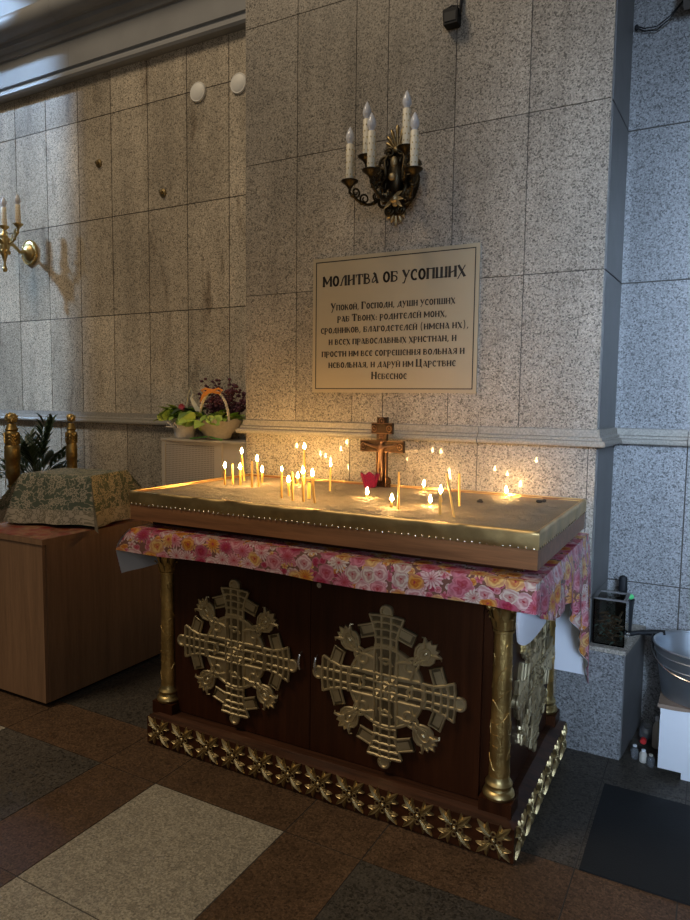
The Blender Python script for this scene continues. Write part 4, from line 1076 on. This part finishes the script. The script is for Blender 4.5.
bm = BM(); box(bm, -0.12, -0.07, 3.355, 3.3995, 3.22, 3.28); obj('bracket', bm, M['lamp_grey'], t, 0, 0.004)
bm = BM()
for dz in (0, -0.016): tube(bm, [(-0.405, 3.392, 3.166+dz*0.4), (-0.37, 3.385, 3.145+dz*0.7), (-0.32, 3.38, 3.140+dz), (-0.27, 3.37, 3.165+dz*0.7), (-0.20, 3.33, 3.215)], 0.0028, 6)
obj('wire', bm, M['black'], t)
bm = BM(); ball(bm, (-0.404, 3.392, 3.160), 0.009, (1, 0.5, 1.6)); obj('wire_clip', bm, M['black'], t)

# ------------------------------------------------------------------ left: cabinet, covered box, posts, palm, radiator screen, flowers
cb = thing('low_cabinet', 'plain brown wood-veneer cabinet left of the candle table', 'cabinet', (-3.3, 2.55, 0))
KX0, KX1, KY0, KY1 = -3.55, -2.775, 2.109, 2.93
bm = BM(); box(bm, KX0, KX1, KY0+0.02, KY1, 0.022, 0.800); obj('carcass', bm, M['cabinet_wood'], cb, 0, 0.002)
bm = BM(); box(bm, KX0+0.03, KX1-0.03, KY0+0.05, KY1-0.03, 0.0, 0.022); obj('toe_kick', bm, M['black'], cb, 0)
for x0, x1 in ((KX0+0.002, -3.165), (-3.161, KX1-0.004)):
    bm = BM(); box(bm, x0, x1, KY0, KY0+0.0185, 0.022, 0.796); d_ = obj('door', bm, M['cabinet_wood'], cb, 0, 0.002)
    bm = BM(); hx = x1-0.03 if x1 < -3.1 else x0+0.03; tube(bm, [(hx, KY0, 0.50), (hx, KY0-0.02, 0.50), (hx, KY0-0.02, 0.60), (hx, KY0, 0.60)], 0.004, 8); obj('handle', bm, M['steel'], d_)
bm = BM(); box(bm, KX0-0.005, KX1+0.006, KY0-0.006, KY1, 0.800, 0.826); obj('worktop', bm, M['cabinet_wood'], cb, 0, 0.003)
bm = BM(); grid(bm, 20, 16, lambda a, b: Vector((KX0+(KX1+0.004-KX0)*a, KY0-0.004+(KY1-KY0)*b, 0.8275)))
obj('oilcloth_top', bm, M['cabinet_top'], cb)

BC = Vector((-3.065, 2.550, 0.829)); BA = math.radians(13)
bx = thing('covered_box', 'dark green box on the brown cabinet under a lace-patterned cloth', 'box', BC)
Rm = Matrix.Translation(BC) @ Matrix.Rotation(BA, 4, 'Z')
bm = BM(); box(bm, -0.205, 0.205, -0.155, 0.155, 0, 0.262, mat4=Rm); obj('box_body', bm, M['green_cloth'], bx, 0, 0.004)
lc = thing('lace_cloth', 'green and cream lace-patterned cloth draped over the box on the cabinet', 'cloth', BC+Vector((0, 0, 0.264)))
bm = BM(); HW, HD, DR = 0.215, 0.165, 0.250
NU, NV = 56, 52
hemlay = None
def fl_cloth(a, b):
    # cloth coordinates (s, t) run past the edges of the box top and hang down there
    s = (a-0.5)*2*(HW+DR); tt = (b-0.5)*2*(HD+DR)
    ox = max(0, abs(s)-HW); oy = max(0, abs(tt)-HD)
    x = max(-HW, min(HW, s)); y = max(-HD, min(HD, tt))
    sx = 1 if s > 0 else -1; sy = 1 if tt > 0 else -1
    h = max(ox, oy)+0.25*min(ox, oy)
    flare = 0.24*h
    if ox > 0 and oy > 0:
        c = min(ox, oy); x += sx*(flare+c*0.42); y += sy*(flare+c*0.42)
    elif ox > 0: x += sx*(flare+0.010*math.sin(tt*30)*h/0.2)
    elif oy > 0: y += sy*(flare+0.012*math.sin(s*26)*h/0.2)
    z = 0.266-min(h, 0.262) + (0.004*math.sin(s*9) if h > 0 else 0)
    return Rm @ Vector((x, y, max(z, 0.003)))
grid(bm, NU, NV, fl_cloth, lambda a, b: ((a-0.5)*2*(HW+DR)*1.0, (b-0.5)*2*(HD+DR)))
lo_ = obj('cloth', bm, M['lace'], lc, 80)
at = lo_.data.attributes.new('hem', 'FLOAT', 'POINT')
for i in range(NU+1):
    for j in range(NV+1):
        s = abs(i/NU-0.5)*2*(HW+DR); tt = abs(j/NV-0.5)*2*(HD+DR)
        at.data[i*(NV+1)+j].value = 1.0 if (s > HW+DR-0.075 or tt > HD+DR-0.075) else 0.0

def post(x, y, top, label, r=1.0):
    t = thing('gilded_post', label, 'post', (x, y, 0), 'gilded turned posts behind the cabinet')
    bm = BM(); k = r
    lathe(bm, [(0.07*k, 0.0), (0.07*k, 0.05), (0.048*k, 0.07), (0.040*k, 0.12), (0.036*k, top-0.42), (0.050*k, top-0.41), (0.052*k, top-0.36), (0.050*k, top-0.30), (0.056*k, top-0.295), (0.056*k, top-0.215), (0.048*k, top-0.205),
               (0.052*k, top-0.195), (0.050*k, top-0.15), (0.056*k, top-0.14), (0.048*k, top-0.125), (0.040*k, top-0.115), (0.048*k, top-0.105), (0.040*k, top-0.095), (0.034*k, top-0.075), (0.030*k, top-0.07)], (x, y, 0), 22)
    for q in range(3): tube(bm, [(x+0.054*k*math.cos(a), y+0.054*k*math.sin(a), top-0.18+q*0.02+0.012*math.sin(5*a)) for a in [2*PI*s/40 for s in range(40)]], 0.004, 6, closed=True)
    for q in range(9): tube(bm, [(x+0.040*k*math.cos(a), y+0.040*k*math.sin(a), top-0.46-q*0.05) for a in [2*PI*s/24 for s in range(24)]], 0.006*k, 6, closed=True)
    obj('shaft', bm, M['post_gold'], t, 50)
    bm = BM(); ball(bm, (x, y, top-0.035), 0.042*k, (1, 1, 0.95), 14, 10)
    for q in range(24):
        a = q*2.4; zz = -0.9+1.8*q/23; rr = math.sqrt(1-zz*zz); ball(bm, (x+0.040*k*rr*math.cos(a), y+0.040*k*rr*math.sin(a), top-0.035+0.038*k*zz), 0.010*k, (1, 1, 1), 6, 4)
    obj('finial', bm, M['gold_smooth'], t, 50)
post(-3.62, 2.985, 1.405, 'gilded turned post behind the covered box, right of the palm', 0.62)
post(-3.865, 2.74, 1.402, 'gilded turned post at the left picture edge, left of the palm', 0.82)

pm = thing('potted_palm', 'dark potted palm between the two gilded posts behind the cabinet', 'plant', (-4.05, 3.06, 0))
bm = BM(); lathe(bm, [(0.09, 0.0), (0.10, 0.02), (0.12, 0.5), (0.14, 0.86), (0.15, 0.88), (0.13, 0.88), (0.12, 0.82), (0.001, 0.82)], (-4.05, 3.06, 0), 24); obj('pot', bm, M['clay'], pm)
bm = BM(); random.seed(11)
for k in range(26):
    a = k*2.4+0.3; el = random.uniform(0.45, 1.35); L = random.uniform(0.30, 0.48); d = Vector((math.cos(a)*math.cos(el), math.sin(a)*math.cos(el)*0.55, math.sin(el)))
    pts = [Vector((-4.05, 3.06, 0.92))+d*(L+0.05)*t_/8+Vector((0, 0, -0.13*(t_/8)**2*(1.5-el*0.5))) for t_ in range(9)]
    tube(bm, pts, [0.005-0.0004*i for i in range(9)], 5)
    for i in range(3, 9):
        for s in (-1, 1):
            sd = d.cross(Vector((0, 0, 1))).normalized()*s
            leaf(bm, pts[i], d*0.8+sd*0.42+Vector((0, 0, 0.1)), 0.14, 0.024, (0, 0, 1), 0.4)
for v in bm.verts: v.co.y = min(v.co.y, 3.375)
obj('fronds', bm, M['leaf_dark'], pm, 60, recalc=False)

rs = thing('radiator_screen', 'pale perforated metal radiator cover in the niche left of the pier', 'radiator cover', (-2.75, 3.26, 0))
RX0, RX1, RY0, RY1, RZ = -2.985, -2.285, 3.130, 3.360, 1.258
bm = BM(); box(bm, RX0+0.004, RX1-0.004, RY0+0.006, RY1, 0.0, RZ-0.012); obj('casing', bm, M['white_paint'], rs, 0, 0.003)
bm = BM(); box(bm, RX0+0.03, -2.575, RY0, RY0+0.008, 0.05, RZ-0.035); obj('perforated_panel', bm, M['perforated'], rs, 0)
bm = BM(); box(bm, RX0, RX0+0.028, RY0-0.004, RY0+0.008, 0.0, RZ-0.012); box(bm, -2.573, -2.520, RY0-0.004, RY0+0.008, 0.0, RZ-0.012); box(bm, RX0+0.028, -2.573, RY0-0.003, RY0+0.008, RZ-0.034, RZ-0.012); obj('frame', bm, M['white_paint'], rs, 0, 0.002)
bm = BM()
prism(bm, [(RX0-0.006, RY1+0.002), (RX0-0.006, RY0-0.006)]+[(RX0+(RX1-RX0)*k/10, RY0-0.008-0.012*math.sin(PI*k/10)) for k in range(11)]+[(RX1, RY1+0.002)], lambda u, v: Vector((u, v, RZ-0.012)), lambda u, v: Vector((u, v, RZ)))
obj('top_board', bm, M['white_paint'], rs, 0, 0.002)

random.seed(5)
def bouquet(bm, c, n, rx, ry, z0, z1, L, Wd, out=0.7, upv=(0, 0, 1), lowz=-0.1):
    for k in range(n):
        a = random.uniform(0, 2*PI); rr = math.sqrt(random.random())
        p = Vector((c[0]+rx*0.5*rr*math.cos(a), c[1]+ry*0.5*rr*math.sin(a), random.uniform(z0, z1)))
        leaf(bm, p, (math.cos(a)*out+random.uniform(-.3, .3), math.sin(a)*out-0.25, random.uniform(lowz, 0.9)), L*random.uniform(0.7, 1.2), Wd*random.uniform(0.7, 1.2), upv, 0.3)
f1 = thing('flower_basket', 'small foil-wrapped flower pot with a looped white ribbon, left one on the radiator cover', 'flowers', (-2.90, 3.24, RZ), 'flower arrangements on the radiator cover')
fx, fy = -2.895, 3.235
bm = BM(); lathe(bm, [(0.055, 0.001), (0.060, 0.01), (0.062, 0.05), (0.085, 0.10), (0.10, 0.125), (0.09, 0.12), (0.055, 0.08), (0.001, 0.08)], (fx, fy, RZ), 20)
for v in bm.verts: v.co += Vector((noise.noise(v.co*40), noise.noise(v.co*40+Vector((9, 0, 0))), noise.noise(v.co*40+Vector((0, 9, 0)))))*0.012*(1 if v.co.z > RZ+0.02 else 0)
for s in (-1, 1): tube(bm, [(fx-0.03, fy-0.07, RZ+0.075), (fx-0.03+s*0.03, fy-0.09, RZ+0.095), (fx-0.03+s*0.045, fy-0.085, RZ+0.07), (fx-0.03, fy-0.075, RZ+0.07)], 0.007, 6)
obj('foil_pot', bm, M['cellophane'], f1, 60)
bm = BM(); bouquet(bm, (fx, fy-0.02), 24, 0.20, 0.12, RZ+0.11, RZ+0.16, 0.11, 0.085); bouquet(bm, (fx, fy-0.09), 12, 0.17, 0.03, RZ+0.105, RZ+0.14, 0.070, 0.065, 0.7, (0, -1, 0.35), -0.3); obj('leaves', bm, M['leaf_green'], f1, 60, recalc=False)
bm = BM(); bouquet(bm, (fx+0.05, fy), 16, 0.16, 0.12, RZ+0.15, RZ+0.18, 0.09, 0.05); obj('dark_leaves', bm, M['leaf_dark'], f1, 60, recalc=False)
bm = BM()
for k in range(10): a = k*0.63; leaf(bm, (fx+0.03, fy-0.05, RZ+0.19), (math.cos(a), -0.4, math.sin(a)), 0.035, 0.022, (0, -1, 0))
obj('pink_flower', bm, M['pinkflower'], f1, 60, recalc=False)
bm = BM()
for s in (0, 1): tube(bm, [(fx+0.01, fy, RZ+0.15), (fx+0.03, fy, RZ+0.27), (fx+0.055, fy-0.005, RZ+0.305), (fx+0.075, fy-0.01, RZ+0.27), (fx+0.060, fy-0.01, RZ+0.245), (fx+0.085+0.02*s, fy-0.02, RZ+0.21), (fx+0.115+0.02*s, fy-0.02, RZ+0.165)], 0.0085, 6, flat=0.3, flataxis=(0, 1, 0))
obj('ribbon', bm, M['ribbon_white'], f1, 60)

f2 = thing('flower_basket', 'wicker-handled basket of purple flowers with an orange ribbon on the radiator cover beside the pier', 'flowers', (-2.63, 3.24, RZ), 'flower arrangements on the radiator cover')
fx, fy = -2.635, 3.235
bm = BM(); lathe(bm, [(0.075, 0.001), (0.085, 0.012), (0.095, 0.035), (0.135, 0.075), (0.165, 0.12), (0.150, 0.115), (0.10, 0.07), (0.001, 0.07)], (fx, fy, RZ), 28)
for v in bm.verts:
    if v.co.z > RZ+0.02: v.co += Vector((noise.noise(v.co*30), noise.noise(v.co*30+Vector((9, 0, 0)))*0.6, noise.noise(v.co*30+Vector((0, 9, 0)))))*0.02
    v.co.y = fy+(v.co.y-fy)*0.72
obj('wrapped_bowl', bm, M['wrap_paper'], f2, 60)
bm = BM(); tube(bm, [(fx+0.012+0.112*math.cos(a), fy-0.05, RZ+0.10+0.19*math.sin(a)) for a in [PI*k/22 for k in range(23)]], 0.0075, 8)
for k in range(60):
    a = PI*k/60
    p = Vector((fx+0.012+0.112*math.cos(a), fy-0.05, RZ+0.10+0.19*math.sin(a))); ball(bm, p+Vector((0, -0.006 if k % 2 else 0.004, 0)), 0.0075, (1, 0.8, 1), 5, 4)
obj('handle', bm, M['wicker'], f2, 60)
bm = BM(); bouquet(bm, (fx-0.01, fy-0.02), 30, 0.27, 0.10, RZ+0.11, RZ+0.15, 0.11, 0.085, 0.9); bouquet(bm, (fx-0.01, fy-0.125), 18, 0.29, 0.03, RZ+0.10, RZ+0.135, 0.075, 0.068, 0.8, (0, -1, 0.35), -0.35); obj('leaves', bm, M['leaf_green'], f2, 60, recalc=False)
bm = BM()
for k in range(44):
    a = random.uniform(0.15, 2.9); L = random.uniform(0.10, 0.26); p0 = Vector((fx+0.012, fy+0.035, RZ+0.11)); d = Vector((math.cos(a)*0.85, random.uniform(-0.15, 0.25), math.sin(a)+0.25)).normalized()
    tube(bm, [p0, p0+d*L], 0.002, 5)
    for q in range(9): ball(bm, p0+d*L*random.uniform(0.55, 1.1)+Vector((random.uniform(-.022, .022), random.uniform(-.02, .02), random.uniform(-.018, .018))), random.uniform(0.007, 0.013), (1, 1, 0.8), 6, 4)
obj('purple_flowers', bm, M['purple'], f2, 60)
bm = BM()
for s in (-1, 1): tube(bm, [(fx+0.012, fy-0.06, RZ+0.292), (fx+0.012+s*0.05, fy-0.07, RZ+0.302), (fx+0.012+s*0.080, fy-0.07, RZ+0.292), (fx+0.012+s*0.06, fy-0.07, RZ+0.278), (fx+0.012, fy-0.065, RZ+0.285)], 0.0075, 7, flat=0.25, flataxis=(0, 1, 0))
tube(bm, [(fx-0.008, fy-0.065, RZ+0.29), (fx-0.05, fy-0.075, RZ+0.26), (fx-0.07, fy-0.075, RZ+0.225)], [0.013, 0.012, 0.005], 7, flat=0.25, flataxis=(0, 1, 0))
obj('orange_ribbon', bm, M['orange'], f2, 60)
bm = BM()
for s in (-1, 1): tube(bm, [(fx+s*0.01, fy-0.085, RZ+0.02), (fx+s*0.06, fy-0.11, RZ+0.014), (fx+s*0.11, fy-0.10, RZ+0.008), (fx+s*0.115, fy-0.115, RZ+0.005)], 0.010, 6, flat=0.3, flataxis=(0, 0, 1))
obj('green_ribbon', bm, M['ribbon_green'], f2, 60)

# ------------------------------------------------------------------ right corner: jar, tools, bucket, stool, bottles, mat
bm = BM(); box(bm, -0.316, 0.62, 2.192, 2.757, 0.0005, 0.007)
tag(obj('floor_mat', bm, M['mat_black'], None, 0, 0.002), 'black rubber mat on the stone floor at the right', 'mat')

j = thing('glass_jar', 'square glass tank of dirty candle ends standing on the granite block', 'glass tank', (-0.365, 3.10, 0.4725))
JX0, JX1, JY0, JY1, JZ0, JZ1 = -0.424, -0.296, 3.025, 3.165, 0.4735, 0.668
bm = BM(); tk = 0.005
ring_boxes(bm, JX0, JX1, JY0, JY1, JZ0, JZ1, tk); box(bm, JX0+tk, JX1-tk, JY0+tk, JY1-tk, JZ0, JZ0+tk)
obj('glass_walls', bm, M['glass'], j, 0)
bm = BM(); ring_boxes(bm, JX0-0.002, JX1+0.002, JY0-0.002, JY1+0.002, JZ1+0.0005, JZ1+0.007, 0.012); obj('rim', bm, M['granite_dull'], j, 0, 0.001)
bm = BM(); random.seed(3)
for k in range(46):
    p = Vector((random.uniform(JX0+0.025, JX1-0.025), random.uniform(JY0+0.025, JY1-0.025), JZ0+0.012+0.10*random.random()**1.3)); a = random.uniform(0, PI); e = random.uniform(-0.5, 0.5)
    d = Vector((math.cos(a)*math.cos(e), math.sin(a)*math.cos(e), math.sin(e)))*0.02; tube(bm, [p-d, p+d], 0.0036, 6)
q_ = obj('candle_ends', bm, M['twig'], j); q_['kind'] = 'stuff'; q_['label'] = 'brown candle ends and scraps'
bm = BM()
for k in range(40):
    p = Vector((random.uniform(JX0+0.02, JX1-0.02), random.uniform(JY0+0.02, JY1-0.02), JZ0+0.010+0.085*random.random())); leaf(bm, p, (random.uniform(-1, 1), random.uniform(-1, 1), random.uniform(-.4, .6)), 0.03, 0.012)
q_ = obj('wax_scraps', bm, M['scrap'], j); q_['kind'] = 'stuff'; q_['label'] = 'greenish grey wax scraps'

bh = thing('tool_cup', 'dark plastic cup behind the square glass tank', 'cup', (-0.285, 3.25, 0.4725))
bm = BM(); lathe(bm, [(0.030, 0.001), (0.034, 0.004), (0.040, 0.145), (0.042, 0.150), (0.037, 0.150), (0.032, 0.01), (0.001, 0.01)], (-0.325, 3.255, 0.4725), 20); obj('cup_wall', bm, M['dark_plastic'], bh)
br = thing('brush', 'black-handled brush standing upright in the cup by the wall', 'brush', (-0.335, 3.26, 0.485))
bm = BM(); tube(bm, [(-0.330, 3.255, 0.486), (-0.333, 3.258, 0.62), (-0.335, 3.26, 0.66), (-0.336, 3.262, 0.72), (-0.336, 3.262, 0.728)], [0.008, 0.008, 0.019, 0.017, 0.006], 10, flat=0.5, flataxis=(0, 1, 0)); obj('grip', bm, M['black'], br)
gt = thing('green_tipped_rod', 'thin rod with a bright green round tip leaning in the cup', 'stick', (-0.31, 3.24, 0.485))
bm = BM(); tube(bm, [(-0.325, 3.245, 0.486), (-0.300, 3.225, 0.642)], 0.003, 8); obj('rod', bm, M['steel'], gt)
bm = BM(); ball(bm, (-0.299, 3.224, 0.645), 0.014, (1.1, 1, 0.9), 12, 8); obj('green_tip', bm, M['green_plastic'], gt)
kn = thing('scraper', 'scraper with a dark handle lying across the edge of the granite block', 'scraper', (-0.29, 3.22, 0.474))
bm = BM(); tube(bm, [(-0.290, 3.19, 0.487), (-0.255, 3.195, 0.497), (-0.20, 3.20, 0.505), (-0.150, 3.205, 0.512)], [0.012, 0.010, 0.014, 0.011], 10); obj('handle', bm, M['black'], kn)
bm = BM(); box(bm, -0.345, -0.288, 3.175, 3.205, 0.4735, 0.478); tube(bm, [(-0.32, 3.19, 0.478), (-0.288, 3.19, 0.487)], 0.005, 8); obj('blade', bm, M['steel'], kn)

stl = thing('stool', 'low white box stool under the zinc bucket', 'stool', (0.02, 3.1, 0))
bm = BM(); box(bm, -0.140, 0.30, 2.932, 2.949, 0.036, 0.290); obj('front_panel', bm, M['white'], stl, 0, 0.002)
bm = BM(); box(bm, -0.136, 0.30, 2.950, 3.30, 0.255, 0.288); box(bm, 0.284, 0.30, 2.950, 3.30, 0.036, 0.255); obj('box_top', bm, M['white'], stl, 0, 0.002)
for x in (-0.055, 0.25):
    for y in (2.951, 3.25):
        bm = BM(); box(bm, x, x+0.04, y, y+0.04, 0.0, 0.254); obj('leg', bm, M['white'], stl, 0, 0.002)
bm = BM(); grid(bm, 14, 12, lambda a, b: Vector((-0.150+0.45*a, 2.945+0.34*b-0.006*math.sin(a*9), 0.2935+0.004*math.sin(a*13)*(1-b)**2)))
grid(bm, 14, 3, lambda a, b: Vector((-0.150+0.45*a, 2.925-0.002*b, 0.305-(0.008+0.008*math.sin(a*7+1))*b)))
grid(bm, 14, 2, lambda a, b: Vector((-0.150+0.45*a, 2.945-0.020*b-0.006*math.sin(a*9)*(1-b), 0.2935+0.004*math.sin(a*13)*(1-b)+0.0115*b)))
tag(obj('cardboard_sheet', bm, M['cardboard'], None, 60), 'brown cardboard sheet between the white stool and the bucket', 'cardboard')
bk = thing('bucket', 'galvanized zinc bucket standing on the white stool', 'bucket', (-0.005, 3.125, 0.299))
BXc = (-0.003, 3.105, 0.298)
bm = BM(); hB = 0.216
lathe(bm, [(0.001, 0.006), (0.140, 0.006), (0.142, 0.0), (0.148, 0.0), (0.150, 0.012), (0.167, hB*0.60), (0.171, hB*0.61), (0.172, hB*0.63), (0.169, hB*0.64), (0.177, hB*0.80), (0.180, hB*0.81), (0.181, hB*0.83), (0.178, hB*0.84), (0.184, hB-0.006)], BXc, 40, False)
lathe(bm, [(0.180, hB-0.006), (0.148, 0.020), (0.001, 0.014)], BXc, 40, False)
obj('pail', bm, M['zinc'], bk, 40)
bm = BM(); tube(bm, [(BXc[0]+0.184*math.cos(a), BXc[1]+0.184*math.sin(a), BXc[2]+hB-0.004) for a in [2*PI*k/40 for k in range(40)]], 0.0055, 8, closed=True); obj('rolled_rim', bm, M['zinc'], bk)
bm = BM()
for s in (-1, 1):
    bm = BM(); ball(bm, (BXc[0]+s*0.187, BXc[1]-0.02, BXc[2]+hB-0.022), 0.012, (0.5, 1.3, 1.6), 10, 7); tube(bm, [(BXc[0]+s*0.190, BXc[1]-0.02+0.014*math.cos(a), BXc[2]+hB+0.004+0.014*math.sin(a)) for a in [2*PI*k/14 for k in range(14)]], 0.003, 6, closed=True)
    obj('ear', bm, M['black'], bk)
bm = BM(); tube(bm, [(BXc[0]+0.190*math.cos(a), BXc[1]-0.02-0.208*math.sin(a)*0.97, BXc[2]+hB-0.01-0.075*math.sin(a)) for a in [PI*k/24 for k in range(25)]], 0.0028, 6)
obj('bail_handle', bm, M['steel'], bk)

GB = 'bottles behind the white stool'
def bottle(x, y, h, r, body, cap, label, lying=None):
    t = thing('bottle', label, 'bottle', (x, y, 0), GB)
    def mk(fn):
        bm = BM(); fn(bm)
        if lying is not None:
            m = Matrix.Translation((x, y, r+0.0015)) @ Matrix.Rotation(lying, 4, 'Z') @ Matrix.Rotation(PI/2, 4, 'X') @ Matrix.Translation((-x, -y, 0))
            bmesh.ops.transform(bm, matrix=m, verts=bm.verts)
        return bm
    obj('bottle_body', mk(lambda bm: lathe(bm, [(r*0.8, 0.001), (r, 0.006), (r, h*0.62), (r*0.8, h*0.74), (r*0.42, h*0.85), (r*0.40, h*0.90)], (x, y, 0), 20)), body, t)
    obj('cap', mk(lambda bm: lathe(bm, [(r*0.50, h*0.88), (r*0.52, h*0.89), (r*0.52, h*0.985), (r*0.45, h)], (x, y, 0), 16)), cap, t)
bottle(-0.212, 3.35, 0.20, 0.025, M['clear_bottle'], M['red_cap'], 'clear bottle with a red cap lying by the granite block, cap to the front', 0.0)
bottle(-0.161, 3.18, 0.14, 0.018, M['bottle_white'], M['white'], 'pale upright bottle close to the white stool', None)
bottle(-0.235, 3.035, 0.06, 0.016, M['clear_bottle'], M['white'], 'tiny clear bottle standing nearest the granite block', None)
bottle(-0.200, 3.02, 0.055, 0.016, M['bottle_white'], M['white'], 'tiny white-capped bottle in the middle of the small front row', None)
bottle(-0.170, 3.00, 0.052, 0.016, M['clear_bottle'], M['bottle_white'], 'tiny bottle of the front row right beside the white stool', None)
